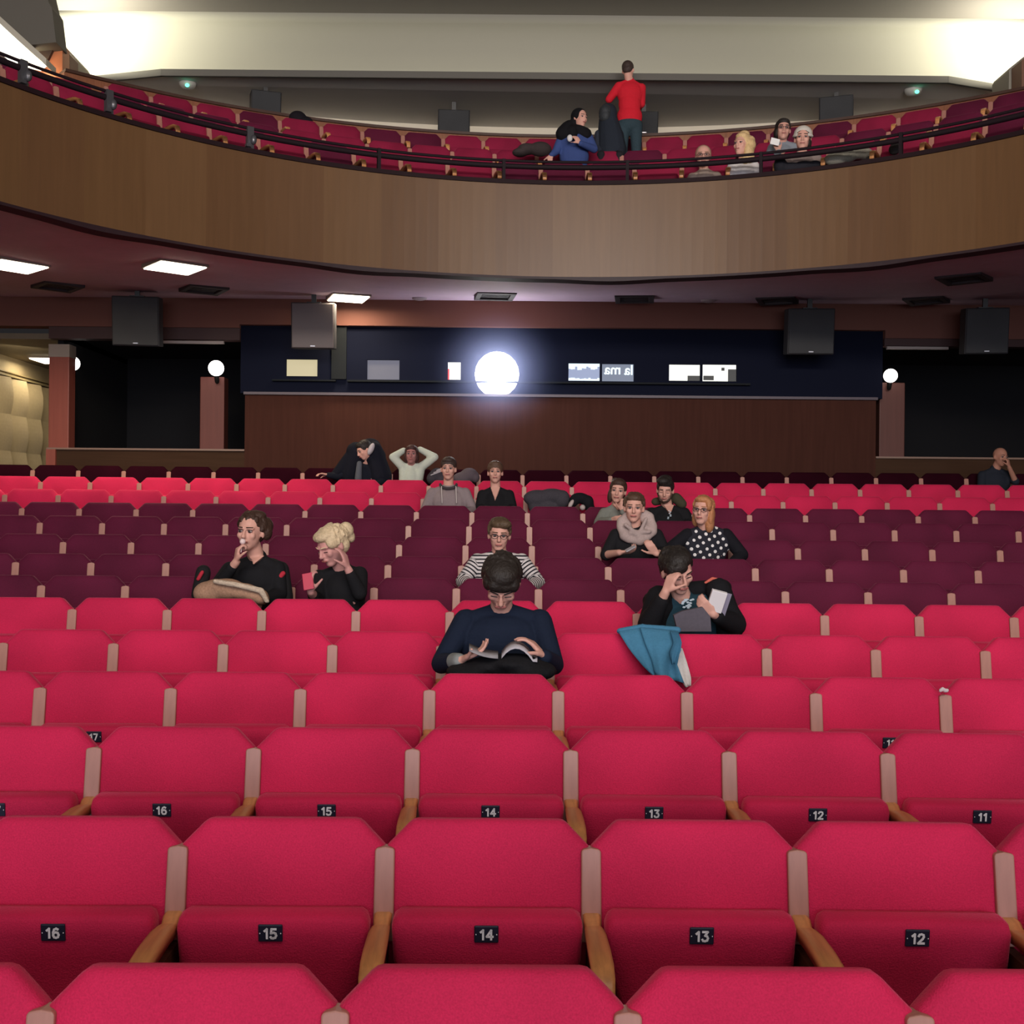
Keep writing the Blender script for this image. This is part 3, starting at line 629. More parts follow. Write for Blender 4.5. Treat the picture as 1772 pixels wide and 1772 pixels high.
for kk, mm in (('red', M_RED), ('dark', M_BURG_SHADED), ('burg', M_BURG), ('wine', M_WINE)):
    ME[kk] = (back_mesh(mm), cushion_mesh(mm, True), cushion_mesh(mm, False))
ME_POST, ME_ARM, ME_SIDE = post_mesh(), arm_mesh(), side_mesh()
pb = PB(); V = []
pb.bx(-.031, .031, -.003, .003, -.023, .023); ME_PLATE = bevel(pb.mesh('number_plate', M_PLATE), .004, 2)
pb.v = []; pb = PB(); pb.ell((-.0265, -.003, 0), (.0014, .0012, .0018)); pb.ell((.0265, -.003, 0), (.0014, .0012, .0018)); ME_SCREW = pb.mesh('screw', M_NUM, True)
NUMS = {}
def numeral(n):
    if n not in NUMS: NUMS[n] = stroke_mesh(str(n), .0245, M_NUM)
    return NUMS[n]
def seat(loc, rz, kind, label, group, number=None, occupied=False, ends=(False, True), name='folding_seat', hp=W / 2, sc=1.0):
    t = empty(name, loc, rz); tag(t, label, 'cinema seat', group); b, cf, cu = ME[kind]
    o1 = obj('backrest', b, t); o2 = obj('seat', cu if occupied else cf, t); o1.scale = o2.scale = (sc, 1, 1)
    for e, sx in zip(ends, (-hp, hp)):
        if e: obj('upright', ME_POST, t, (sx, 0, 0)); obj('armrest', ME_ARM, t, (sx, 0, 0)); obj('side_board', ME_SIDE, t, (sx, 0, 0))
    if number is not None and not occupied:
        pl = obj('number_plate', ME_PLATE, t, (-.002, -.1355, H - .203 - .047), (math.radians(7), 0, 0))
        obj('numeral', numeral(number), pl, (0, -.0045, 0), (PI / 2, 0, 0)); obj('screw', ME_SCREW, pl)
    return t
ORD = ['first', 'second', 'third', 'fourth', 'fifth', 'sixth', 'seventh', 'eighth', 'ninth', 'tenth', 'eleventh', 'twelfth', 'thirteenth', 'fourteenth', 'fifteenth', 'sixteenth', 'seventeenth', 'eighteenth', 'nineteenth', 'twentieth', 'twenty-first', 'twenty-second', 'twenty-third', 'twenty-fourth', 'twenty-fifth', 'twenty-sixth', 'twenty-seventh']
ROWP = ['row nearest the camera'] + ['%s row from the camera' % ORD[i] for i in range(1, 12)] + ['second to last row downstairs', 'shaded last row downstairs']
OCC = {(4, 0): 'under the man reading', (5, 2): 'under the man covering his eye', (6, -3): 'under the woman with a bag', (6, -2): 'under the blonde woman',
       (7, 0): 'under the man in stripes', (8, 2): 'under the woman in a round scarf', (8, 3): 'under the woman in dots', (10, 2): 'under the woman in grey green', (10, 3): 'under the bearded man',
       (11, -1): 'under the man in a grey hoodie', (11, 0): 'under the woman in a black blouse', (13, -2): 'under the woman with raised arms', (13, -3): 'under the person in dark coat', (13, 11): 'under the bald man'}
for i in range(14):
    vis = []
    for j in range(-14, 16):
        s = S0 + (j - .5) * W; loc, rz = row_pos(i, s)
        px = proj((loc[0], loc[1], loc[2] + H - .05)); hw = F * .27 / loc[1]
        if px[0] + hw > 3 and px[0] - hw < 1769: vis.append((j, loc, rz))
    for q, (j, loc, rz) in enumerate(vis):
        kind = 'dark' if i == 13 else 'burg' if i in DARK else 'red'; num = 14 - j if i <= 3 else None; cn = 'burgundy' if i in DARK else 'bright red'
        if (i, j) in OCC: lb = '%s folding seat %s, %s' % (cn, OCC[(i, j)], ROWP[i])
        elif i in (1, 2): lb = '%s folding seat with number plate %d, %s' % (cn, num, ROWP[i])
        else: lb = '%s folding seat, %s, %s in view from the left' % (cn, ROWP[i], ORD[q])
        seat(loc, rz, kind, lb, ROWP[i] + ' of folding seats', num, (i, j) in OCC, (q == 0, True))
# balcony seats
random.seed(11)
BR = [('front balcony row', 6.5, ZB, .55, -.30, 12), ('middle balcony row', 7.5, ZA, .535, -.32, 12), ('rear balcony row', 8.6, ZC, .545, -1.02, 12)]
for nm, r, z, pt, ph, nn in BR:
    vis = []
    for k in range(-22, 22):
        s = ph + (k + .5) * pt; a = s / r
        if abs(a) > 1.08 or (nm[:4] == 'rear' and a < -.70): continue
        loc = pol(r, a, z); px = proj((loc[0], loc[1], loc[2] + H))
        if -25 < px[0] < 1797: vis.append((k, loc, -a))
    for q, (k, loc, rz) in enumerate(vis):
        dk = random.random() < .4
        seat(loc, rz, 'burg' if dk else 'wine', ('dark' if dk else 'bright') + ' wine red folding seat, %s, %s in view from the left' % (nm, ORD[q]), nm + ' of folding seats', None, False, (q == 0, True), hp=pt / 2, sc=.94)
#PEOPLE
# ------------------------------------------------------------------ people
def skin(n, c=(.66, .36, .285)): return mat('skin_' + n, c, .55, spec=.3)
def cloth(n, c, **k): return mat('cloth_' + n, c, .85, noise=k.pop('noise', .1), nscale=90, bump=.25, spec=.15, **k)
def hairm(n, c): return mat('hair_' + n, c, .55, noise=.25, nscale=70, bump=.6, spec=.3)
M_EYE = mat('eye_dark', (.03, .02, .02), .3); M_WHT = mat('eye_white', (.34, .27, .26), .4); M_LIP = mat('lips', (.36, .11, .10), .5)
A = np.array
def vn(v): v = A(v, float); return v / max(1e-9, np.linalg.norm(v))
def hand(pb, Wp, d, nrm, curl=.5, side=1, sc=1.0, thumb=.6):
    """Wp wrist, d towards the knuckles, nrm out of the palm, side: thumb along side*cross(d,nrm)"""
    d = vn(d); nrm = vn(A(nrm) - d * np.dot(nrm, d)); lat = np.cross(d, nrm) * side; Wp = A(Wp, float)
    for k, (o, fl) in enumerate(((.028, .9), (.010, 1.0), (-.008, .94), (-.025, .76))):
        kn = Wp + (d * (.088 - .004 * abs(k - 1)) + lat * o) * sc
        pb.cone(Wp + (d * .015 + lat * o * .6) * sc, .014 * sc, kn, .0105 * sc)
        p = kn; ang = curl * (.55 + .12 * k)
        for L, rr in ((.042, .0092), (.026, .0082), (.021, .0072)):
            dd = d * math.cos(ang) + nrm * math.sin(ang); q = p + dd * L * fl * sc; pb.cone(p, rr * sc, q, rr * .92 * sc); p = q; ang += curl * 1.05
    p = Wp + (d * .022 + lat * .024) * sc; ang = thumb
    for L, rr in ((.040, .013), (.030, .0105), (.024, .0092)):
        dd = vn(d * .75 + lat * (.8 - .3 * (ang - thumb)) + nrm * .45 * ang); q = p + dd * L * sc; pb.cone(p, rr * sc, q, rr * .93 * sc); p = q; ang += .5
def person(label, Y, head, neck, hipz, sh, arms, top, ori=(0, 0, 0), hsc=1.0, skinm=None, hair=None, hairc=None, vox=.009, trousers=(.02, .02, .025), hip=None,
           legs='sit', knz=0, chest=1.0, sleeve=.97, extra=None, glasses=False, neckline=0, beard=None, eyes=True, shirt=None, collar=True, ears=True, kneeY=-.42, stripes=False, brow=True):
    Q = lambda px, py, dy=0: A(P(px, py, Y + dy))
    N = Q(*neck); Hd = Q(*head); HM = R3(*ori) * hsc; sk = skinm or skin('fair')
    Hp = A((N[0] if hip is None else hip[0], Y + (.0 if hip is None else hip[1]), hipz + .12))
    org = (Hp[0], Hp[1], hipz); root = empty('person', org); tag(root, label, 'person')
    S = [Q(*s) for s in sh]; ax = vn(S[1] - S[0]); hw = np.linalg.norm(S[1] - S[0]) / 2
    E_, Wr = [], []
    for a in arms: E_.append(Q(*a['el'])); Wr.append(Q(*a['wr']))
    lx = A((1, 0, 0))
    def torso(pb, g, low=True):
        up = Hp - N; L = np.linalg.norm(up); u = up / L
        z2 = -u; x2 = vn(ax - z2 * np.dot(ax, z2)); y2 = np.cross(z2, x2); M = np.stack([x2, y2, z2], 1)
        pb.ell(N + u * .16, (hw * 1.02 * chest + g, .105 * chest + g, .15), M); pb.ell(N + u * L * .55, (hw * .90 * chest + g, .105 * chest + g, .17), M)
        pb.ell(N + u * L * .85, (.150 * chest + g, .112 * chest + g, .16), M)
        m = (S[0] + S[1]) / 2; 
        for k in (0, 1):
            pb.cone(N + u * .005, .045 + g, S[k] + (N - S[k]) * .12 + A((0, 0, -.004)), .046 + g); pb.ell(S[k], (.055 + g, .055 + g, .055 + g))
            pb.cone(S[k], .052 + g, N + u * .2 + (S[k] - m) * .5, .09)
    # body: one continuous skin mesh
    b = PB(org); torso(b, -.018)
    b.ell((0, .012, .030), (.076, .094, .086), hc=Hd, HM=HM); b.ell((0, -.018, -.030), (.062, .068, .080), hc=Hd, HM=HM)
    b.ell((0, -.048, -.088), (.034, .034, .026), hc=Hd, HM=HM); b.ell((0, .0, -.075), (.052, .055, .035), hc=Hd, HM=HM)
    b.cone((0, -.090, .012), .008, (0, -.107, -.026), .0125, HM, Hd); b.ell((0, -.098, -.030), (.017, .012, .009), hc=Hd, HM=HM)
    b.ell((0, -.086, -.058), (.024, .010, .012), hc=Hd, HM=HM)
    for sx in (-1, 1):
        b.cone((.014 * sx, -.088, .026), .008, (.048 * sx, -.070, .024), .008, HM, Hd); b.ell((.038 * sx, -.062, -.020), (.022, .020, .024), hc=Hd, HM=HM)
        if ears: b.ell((.077 * sx, .012, -.008), (.010, .018, .031), hc=Hd, HM=HM)
    b.cone(N + A((0, .01, -.03)), .056, Hd + HM @ A((0, .018, -.065)), .052)
    hl = []
    for k, a in enumerate(arms):
        b.cone(S[k], .040, E_[k], .034); b.cone(E_[k], .036, Wr[k], .026)
        if a.get('hand', True):
            hd = a.get('d'); hd = (Wr[k] - E_[k]) if hd is None else hd
            hand(b, Wr[k], hd, a.get('n', (0, 1, 0)), a.get('curl', .5), a.get('side', 1), a.get('sc', 1.0) * .98)
    if neckline:
        b.prism([(N[0] - .05, N[2] + .01), (N[0] + .05, N[2] + .01), (N[0], N[2] - neckline)], N[1] - .115, N[1] - .02) if False else b.add([(N[0] - .055, N[1] - .055, N[2] + .02), (N[0] + .055, N[1] - .055, N[2] + .02), (N[0], N[1] - .135 * chest, N[2] - neckline), (N[0] - .04, N[1], N[2] + .02), (N[0] + .04, N[1], N[2] + .02), (N[0], N[1] - .02, N[2] - neckline)], [(0, 1, 2), (3, 5, 4), (0, 3, 4, 1), (1, 4, 5, 2), (2, 5, 3, 0)])
    # legs are part of the body too
    legp = []
    for sx in (-1, 1):
        h0 = Hp + A((.085 * sx, 0, -.03))
        if legs == 'sit': kn = Hp + A((.12 * sx, kneeY, knz)); an = kn + A((.0, .03, -.40 - knz))
        else: kn = Hp + A((.09 * sx, -.02, -.42)); an = Hp + A((.09 * sx, .03, -.82))
        legp.append((h0, kn, an)); b.cone(h0, .07, kn, .045); b.cone(kn, .045, an, .032)
    body = b.remesh('body', sk, root, vox)
    # face parts
    if eyes == 'down':
        for sx in (-1, 1):
            e = PB(org); e.cone((.018 * sx, -.0835, -.002), .0024, (.044 * sx, -.0785, -.002), .0024, HM, Hd); e.out('eyelashes', M_EYE, body, True)
            e = PB(org); e.cone((.015 * sx, -.0935, .028), .0036, (.048 * sx, -.078, .030), .003, HM, Hd); e.out('eyebrow', hair or M_EYE, body, True)
    elif eyes:
        for sx in (-1, 1):
            e = PB(org); e.ell((.031 * sx, -.0805, .006), (.0145, .007, .0075), hc=Hd, HM=HM); eo = e.out('eye', M_WHT, body, True)
            e = PB(org); e.ell((.031 * sx, -.0855, .0055), (.0085, .004, .0075), hc=Hd, HM=HM); e.cone((.018 * sx, -.084, .0135), .0025, (.045 * sx, -.078, .0125), .0025, HM, Hd); e.out('iris', M_EYE, body, True)
            if brow: e = PB(org); e.cone((.015 * sx, -.0935, .030), .0038, (.048 * sx, -.078, .031), .003, HM, Hd); e.out('eyebrow', hair or M_EYE, body, True)
    e = PB(org); e.cone((-.020, -.0925, -.0575), .0048, (.020, -.0925, -.0575), .0048, HM, Hd); e.cone((-.01, -.095, -.0585), .0055, (.01, -.095, -.0585), .0055, HM, Hd); e.out('mouth', M_LIP, body, True)
    if glasses:
        g = PB(org)
        for sx in (-1, 1):
            c = [(.033 * sx + .024 * math.cos(t), -.100 + .004 * abs(math.cos(t)), .004 + .016 * math.sin(t)) for t in [2 * PI * i / 12 for i in range(13)]]
            for p, q in zip(c[:-1], c[1:]): g.cone(p, .0022, q, .0022, HM, Hd)
            g.cone((.057 * sx, -.096, .006), .0022, (.082 * sx, .0, .006), .0022, HM, Hd)
        g.cone((-.01, -.101, .007), .0022, (.01, -.101, .007), .0022, HM, Hd); g.out('glasses', mat('glasses_dark', (.04, .02, .02), .3), root, True)
    if hair is not None and hairc:
        h = PB(org)
        for pr in hairc:
            if len(pr) == 2: h.ell(pr[0], tuple(q + (.005 if vox >= .009 else .002) for q in pr[1]), hc=Hd, HM=HM)
            else: h.cone(pr[0], pr[1], pr[2], pr[3], HM, Hd)
        rn = random.Random(int(N[0] * 1000)); c0, r0 = hairc[0]
        for k in range(90 if vox < .009 else 0):
            z = rn.uniform(-.1, 1); t = rn.uniform(0, 2 * PI); q = math.sqrt(1 - z * z); d3 = A((q * math.cos(t), q * math.sin(t), z))
            if d3[1] < -.45 and z < .55: continue
            p = A(c0) + d3 * A(r0) * 1.0; tg = vn(A((d3[0] * .9, d3[1] - .25, -.75))); tg = vn(tg - d3 * np.dot(tg, d3)); h.cone(p, .010, p + tg * .03 + d3 * rn.uniform(.001, .006), .005, HM, Hd)
        h.remesh('hair', hair, root, max(.006, vox * .75), 1)
    if beard:
        h = PB(org); h.ell((0, -.044, -.090), (.040, .038, .028), hc=Hd, HM=HM)
        for sx in (-1, 1): h.cone((.066 * sx, -.01, -.03), .012, (.036 * sx, -.055, -.082), .016, HM, Hd)
        h.cone((-.02, -.094, -.047), .004, (.02, -.094, -.047), .004, HM, Hd); h.remesh('beard', beard, root, vox * .8, 2)
    # jumper
    t = PB(org); torso(t, .0)
    if collar: t.cone(N + A((0, .005, -.03)), .066, N + A((0, .008, .004)), .060)
    for k, a in enumerate(arms):
        w2 = E_[k] + (Wr[k] - E_[k]) * a.get('sleeve', sleeve); t.cone(S[k], .056 * chest ** .5, E_[k], .050)
        if a.get('sleeve', sleeve) > .05: t.cone(E_[k], .050, w2, .037)
    nm = 'top'
    if shirt is not None: t.remesh(nm, shirt, root, vox, 3)
    else: t.remesh(nm, cloth(*top), root, vox, 3)
    tr = PB(org)
    tr.ell(Hp + A((0, 0, -.02)), (.165, .125, .115))
    for h0, kn, an in legp: tr.cone(h0, .088, kn, .062); tr.cone(kn, .060, an, .048)
    tm = trousers if isinstance(trousers, bpy.types.Material) else cloth('trousers_%d' % int(sum(trousers) * 1e4), trousers); tr.remesh('trousers', tm, root, max(vox, .012), 3)
    sh_ = PB(org)
    for h0, kn, an in legp: sh_.cone(an + A((0, .01, -.045)), .042, an + A((0, -.15, -.06)), .034)
    sh_.remesh('shoes', mat('shoes_black', (.02, .02, .02), .5), root, .014, 2)
    if extra: extra(root, dict(Q=Q, N=N, Hd=Hd, HM=HM, S=S, E=E_, W=Wr, org=org, Y=Y, Hp=Hp, vox=vox))
    return root
def HZ(row): return FLOOR[row] + .44
CAP = [((0, .026, .040), (.082, .096, .086))]
SHORT = CAP + [((0, -.02, .082), (.066, .062, .040)), ((0, .06, -.01), (.070, .055, .07))]
BACKHAIR = CAP + [((0, .065, -.02), (.074, .055, .08)), ((0, -.025, .080), (.062, .05, .035))]
def thing_at(name, mesh_pb, m, label, cat, smooth=True, vox=None, it=3):
    o = mesh_pb.remesh(name, m, None, vox, it) if vox else mesh_pb.out(name, m, None, smooth)
    o.location = mesh_pb.o; return tag(o, label, cat)

# reading man in the middle
def cuff(root, g):
    c = PB(g['org']); a, b = g['E'][0], g['W'][0]; c.cone(a + (b - a) * .70, .040, a + (b - a) * .96, .034); c.remesh('cuff', mat('plaid_cuff', (.22, .24, .23), .8, noise=.6, nscale=18), root, .008, 2)
person('man in dark navy jumper reading a magazine with head bowed, centre seat', 5.62, (868, 1008, -.12), (868, 1054), HZ(4), [(806, 1075), (934, 1075)],
       [dict(el=(764, 1148, -.12), wr=(796, 1142, -.33), d=(.95, -.1, .42), n=(.1, -.1, 1), curl=.35, side=1, sleeve=.72, thumb=.3), dict(el=(958, 1150, -.12), wr=(942, 1136, -.33), d=(-.62, -.1, .70), n=(-.6, .1, -.6), curl=.45, side=1, thumb=.3)],
       ('navy', (.010, .016, .034)), eyes='down', ori=(0, .80, .03), hair=hairm('dark_brown', (.022, .017, .014)), vox=.0065, trousers=(.05, .05, .06), chest=1.22, hsc=1.07,
       hairc=CAP + [((0, -.02, .088), (.074, .068, .044)), ((0, .06, -.02), (.076, .06, .085)), ((0, -.078, .056), (.052, .018, .028)), ((-.03, -.080, .066), (.03, .018, .026)), ((.055, -.05, .052), (.024, .036, .036)), ((-.058, -.04, .052), (.024, .04, .038))], extra=cuff)
mg = PB(P(868, 1130, 5.24))
rows = []
for v in (0, .5, 1):
    r = []
    for k in range(7): u = k / 6; q = P(812 + 50 * u, 1113 + 13 * u + 3 * math.sin(PI * u) + 16 * (1 - v) * 0, 5.16 + .22 * v); r.append((q.x, q.y, q.z + .03 * (v - 1)))
    rows.append(r)
m1 = PB(mg.o); V = [p for r in rows for p in r]; 
def hsheet(pb, rows, th):
    R, C = len(rows), len(rows[0]); T = [p for r in rows for p in r]; B = [(x, y, z - th) for x, y, z in T]; n = R * C; Fc = []
    for i in range(R - 1):
        for j in range(C - 1):
            a, b, c, d = i * C + j, i * C + j + 1, (i + 1) * C + j + 1, (i + 1) * C + j; Fc += [(a, b, c, d), (a + n, d + n, c + n, b + n)]
    e = list(range(C)) + [i * C + C - 1 for i in range(1, R)] + [(R - 1) * C + j for j in range(C - 2, -1, -1)] + [i * C for i in range(R - 2, 0, -1)]
    for k in range(len(e)): a, b = e[k], e[(k + 1) % len(e)]; Fc.append((a, a + n, b + n, b))
    return pb.add(T + B, Fc)
t = empty('magazine', tuple(mg.o)); tag(t, 'open magazine held low by the reading man', 'magazine')
hsheet(m1, rows, .006); m1.out('left_pages', mat('page_grey', (.28, .27, .28), .6, noise=.3, nscale=40), t, True)
rows = []
for v in (0, .5, 1):
    r = []
    for k in range(9): u = k / 8; q = P(868 + 62 * u, 1126 - 20 * math.sin(PI * min(1, u * 1.15)) ** .8 + 6 * u, 5.16 + .22 * v); r.append((q.x, q.y, q.z + .03 * (v - 1)))
    rows.append(r)
m1 = PB(mg.o); hsheet(m1, rows, .006); m1.out('right_pages', mat('page_pale', (.5, .48, .52), .6, noise=.15, nscale=40), t, True)
c = PB(P(868, 1160, 5.25)); random.seed(2)
for px, py, rx, rz in ((820, 1162, .13, .05), (868, 1152, .15, .055), (915, 1160, .13, .05), (890, 1145, .12, .035), (845, 1150, .10, .035)): q = P(px, py, 5.28 + random.uniform(-.03, .03)); c.ell(tuple(q), (rx, .14, rz))
thing_at('jacket', c, cloth('black_jacket', (.012, .012, .014), noise=.3), 'black jacket bundled on the lap of the reading man', 'jacket', vox=.014)

# man covering his eye
def extra2(root, g):
    Q = g['Q']; o = g['org']
    c = PB(o)                                       # open dark jacket over the shirt, two fronts
    for k, (a, b_) in enumerate((((1140, 1035), (1128, 1085)), ((1243, 1022), (1262, 1085)))):
        c.cone(Q(*a, -.02), .075, Q(*b_, -.03), .085)
    c.cone(Q(1128, 1040, .02), .055, Q(1196, 1022, .07), .055); c.cone(Q(1196, 1022, .07), .055, Q(1250, 1018, .02), .055)
    for k in (0, 1): c.cone(g['S'][k], .072, g['E'][k], .066); c.cone(g['E'][k], .064, g['E'][k] + (g['W'][k] - g['E'][k]) * (.80 if k else .70), .045)
    c.remesh('jacket', cloth('black_coat', (.010, .010, .012)), root, .009, 3)
    c = PB(o); c.cone(Q(1221, 1008, -.045), .007, Q(1233, 1001, -.03), .009); c.cone(Q(1233, 1001, -.03), .009, Q(1247, 1003, -.02), .006); c.out('lining_edge', cloth('orange_lining', (.60, .14, .10)), root, True)
    c = PB(o); random.seed(9)
    for k in range(16): q = Q(1181 + random.uniform(0, 20), 1036 + random.uniform(0, 17), -.130); c.ell(tuple(q), (.009, .004, .006))
    c.out('shirt_print', mat('print_pale', (.45, .55, .62), .7), root, True)
person('man in black jacket and teal shirt covering one eye with his hand', 6.58, (1172, 988, -.08), (1186, 1040), HZ(5), [(1146, 1048), (1246, 1040)],
       [dict(el=(1124, 1078, -.10), wr=(1152, 1024, -.20), d=(.35, -.2, 1), n=(.72, .68, -.1), curl=.95, side=-1, sleeve=.7), dict(el=(1272, 1080, -.08), wr=(1234, 1062, -.28), d=(-.75, -.25, .65), n=(.2, 1, .2), curl=1.1, side=-1, sleeve=.8)],
       ('teal', (.015, .045, .065)), eyes='down', ori=(.22, .50, -.20), hair=hairm('near_black', (.020, .016, .014)), vox=.0065, hsc=1.06, chest=1.05,
       hairc=CAP + [((0, -.02, .084), (.07, .062, .042)), ((0, .06, -.01), (.074, .058, .08)), ((-.02, -.078, .062), (.045, .022, .03)), ((-.055, -.05, .05), (.03, .04, .04))], extra=extra2)
t = empty('book', tuple(P(1240, 1040, 6.28))); tag(t, 'thick white paged book gripped by the man covering his eye', 'book')
pb = PB(); pb.box((0, 0, 0), (.085, .028, .12), R3(roll=.25, pitch=.3)); obj('pages', bevel(pb.mesh('pages', mat('paper_white', (.75, .73, .74), .6)), .003), t)
pb = PB(); pb.box((.018, .016, -.012), (.10, .004, .135), R3(roll=.25, pitch=.3)); obj('cover', pb.mesh('cover', mat('cover_lilac', (.26, .24, .32), .5)), t)
c = PB(P(1198, 1072, 6.25)); V = [(1165, 1064), (1180, 1057), (1215, 1050), (1228, 1066), (1230, 1092), (1172, 1092)]; q = [P(x, y, 6.25) for x, y in V]
c.prism([(p.x, p.z) for p in q], 6.23, 6.27); o = c.out('folded_cover', mat('cover_grey_cloth', (.085, .075, .095), .8, noise=.15, nscale=60)); o.location = c.o; tag(o, 'dark grey open book cover resting in front of the teal shirt', 'book cover')
# blue jacket thrown over the seat in front
t = empty('jacket', tuple(P(1130, 1092, 5.80))); org = t.location.copy(); tag(t, 'blue jacket with white lining thrown over a red seat back', 'jacket')
random.seed(4)
def drape(name, L, Rr, nu, nv, Yf, m, amp, over=False):
    rows = []
    for i in range(nv + 1):
        v = i / nv; r = []
        for j in range(nu + 1):
            u = j / nu; k = v * (len(L) - 1); a = int(min(k, len(L) - 2)); f = k - a
            lx, ly = (L[a][0] + (L[a + 1][0] - L[a][0]) * f, L[a][1] + (L[a + 1][1] - L[a][1]) * f); rx, ry = (Rr[a][0] + (Rr[a + 1][0] - Rr[a][0]) * f, Rr[a][1] + (Rr[a + 1][1] - Rr[a][1]) * f)
            px, py = lx + (rx - lx) * u, ly + (ry - ly) * u
            y = Yf - .030 * min(1, v * 3) - .12 * v + amp * math.sin(u * 9 + v * 2.5) * (.3 + v); r.append(tuple(P(px, py, y)))
        rows.append(r)
    pb = PB(org); pb.sheet(rows, .014); return pb.out(name, m, t, True)
M_BLUE = cloth('sky_blue', (.060, .20, .32), noise=.12)
drape('back_panel', [(1070, 1093), (1090, 1125), (1112, 1152), (1128, 1168)], [(1112, 1086), (1122, 1112), (1134, 1145), (1142, 1170)], 8, 10, 5.82, M_BLUE, .006)
drape('front_panel', [(1108, 1086), (1116, 1112), (1128, 1142), (1134, 1168)], [(1173, 1092), (1180, 1112), (1172, 1150), (1184, 1182)], 12, 12, 5.795, M_BLUE, .014)
drape('sleeve', [(1160, 1092), (1166, 1112), (1158, 1130), (1163, 1150)], [(1174, 1094), (1180, 1110), (1178, 1128), (1168, 1148)], 6, 8, 5.76, cloth('blue_shadow_side', (.045, .15, .25)), .008)
drape('lining', [(1176, 1120), (1166, 1138), (1172, 1165), (1186, 1190)], [(1181, 1122), (1190, 1150), (1196, 1172), (1196, 1186)], 6, 10, 5.775, cloth('white_lining', (.62, .60, .58)), .010)
pb = PB(org); 
for a, b in (((1072, 1092), (1112, 1085)), ((1112, 1085), (1173, 1090))): pb.cone(P(*a, 5.845), .016, P(*b, 5.845), .018)
pb.remesh('fold', M_BLUE, t, .008, 2)

# woman with a lollipop-sized treat and a bag
def extra3(root, g):
    Q = g['Q']; c = PB(g['org']); c.cone(Q(352, 990, .03), .05, Q(344, 1030, .0), .05); c.cone(Q(486, 985, .03), .055, Q(492, 1035, .0), .06); c.cone(Q(470, 975, .05), .04, Q(486, 985, .03), .05)
    c.remesh('jacket_shell', cloth('black_puffer', (.016, .015, .016)), root, .012, 2)
    c = PB(g['org']); c.cone(Q(474, 1010, -.055), .016, Q(490, 992, -.05), .018); c.cone(Q(343, 1002, -.04), .014, Q(350, 990, -.04), .014); c.remesh('jacket_lining', cloth('red_lining', (.45, .03, .05)), root, .009, 2)
    c = PB(g['org']); c.ell(tuple(Q(420, 937, -.255)), (.019, .018, .019)); c.cone(Q(420, 937, -.255), .004, Q(417, 955, -.25), .004); c.out('treat', mat('treat_pink_white', (.8, .62, .6), .5), root, True)
person('woman in black top with brown bun eating a pink treat, bag on lap', 7.52, (434, 920, -.07), (446, 966), HZ(6), [(398, 986), (480, 984)],
       [dict(el=(372, 1020, -.10), wr=(409, 972, -.24), d=(.12, -.1, 1), n=(.8, .4, 0), curl=1.2, side=-1, sleeve=.8), dict(el=(484, 1028, -.05), wr=(452, 1040, -.25), side=1)],
       ('black', (.012, .012, .014)), ori=(-.22, .04, .05), hair=hairm('chestnut', (.050, .026, .018)), vox=.0075, neckline=.035, hsc=1.05,
       hairc=CAP + [((0, .05, .0), (.078, .06, .075)), ((.05, .07, .035), (.06, .06, .06)), ((.085, .05, .0), (.03, .04, .05)), ((.03, .03, .10), (.05, .05, .03)), ((.075, .03, .03), (.022, .04, .05))], extra=extra3)
c = PB(P(395, 1022, 7.18)); random.seed(6)
for px, py, rx, rz in ((362, 1026, .10, .075), (392, 1020, .12, .07), (420, 1024, .10, .055), (442, 1030, .08, .045), (375, 1014, .08, .045), (452, 1036, .05, .04)): c.ell(tuple(P(px, py, 7.18)), (rx, .09, rz))
o = thing_at('handbag', c, cloth('beige_bag', (.38, .23, .15), noise=.3), 'soft beige bag on the lap of the woman with the bun', 'bag', vox=.012)
c = PB(c.o); c.cone(P(372, 1006, 7.08), .016, P(410, 1012, 7.07), .018); c.cone(P(410, 1012, 7.07), .018, P(452, 1022, 7.09), .02); c.cone(P(452, 1022, 7.09), .02, P(462, 1040, 7.1), .016); c.remesh('strap', cloth('cream_strap', (.55, .45, .34), noise=.4), o, .009, 2)
# blonde woman
person('blonde woman in black top looking down, hand at her cheek, holding a phone', 7.52, (574, 945, -.08), (592, 984), HZ(6), [(552, 1000), (622, 994)],
       [dict(el=(548, 1038, -.10), wr=(538, 1024, -.28), d=(-.1, -.3, 1), n=(.3, .3, .5), curl=.8, side=-1, sleeve=.6), dict(el=(622, 1026, -.14), wr=(602, 984, -.20), d=(-.25, -.1, 1), n=(-1, .3, 0), curl=.5, side=1, sleeve=.75)],
       ('black', (.012, .012, .014)), eyes='down', ori=(-.75, .42, -.05), hair=hairm('platinum', (.66, .52, .33)), vox=.0075, skinm=skin('pink', (.60, .30, .27)), hsc=1.05,
       hairc=[((0, .026, .042), (.086, .098, .088)), ((0, .055, -.01), (.08, .06, .07)), ((0, -.03, .085), (.07, .062, .036)), ((.02, .135, .045), (.042, .042, .05)), ((.015, .145, .0), (.03, .03, .045)), ((.06, -.02, .04), (.026, .05, .04))])
pb = PB(P(533, 1006, 7.19)); pb.box(tuple(pb.o), (.065, .012, .11), R3(roll=-.2, pitch=-.4)); o = tag(obj('phone', bevel(pb.mesh('phone', mat('phone_red_case', (.55, .05, .10), .4)), .004)), 'phone in a pink red case held by the blonde woman', 'phone'); o.location = pb.o
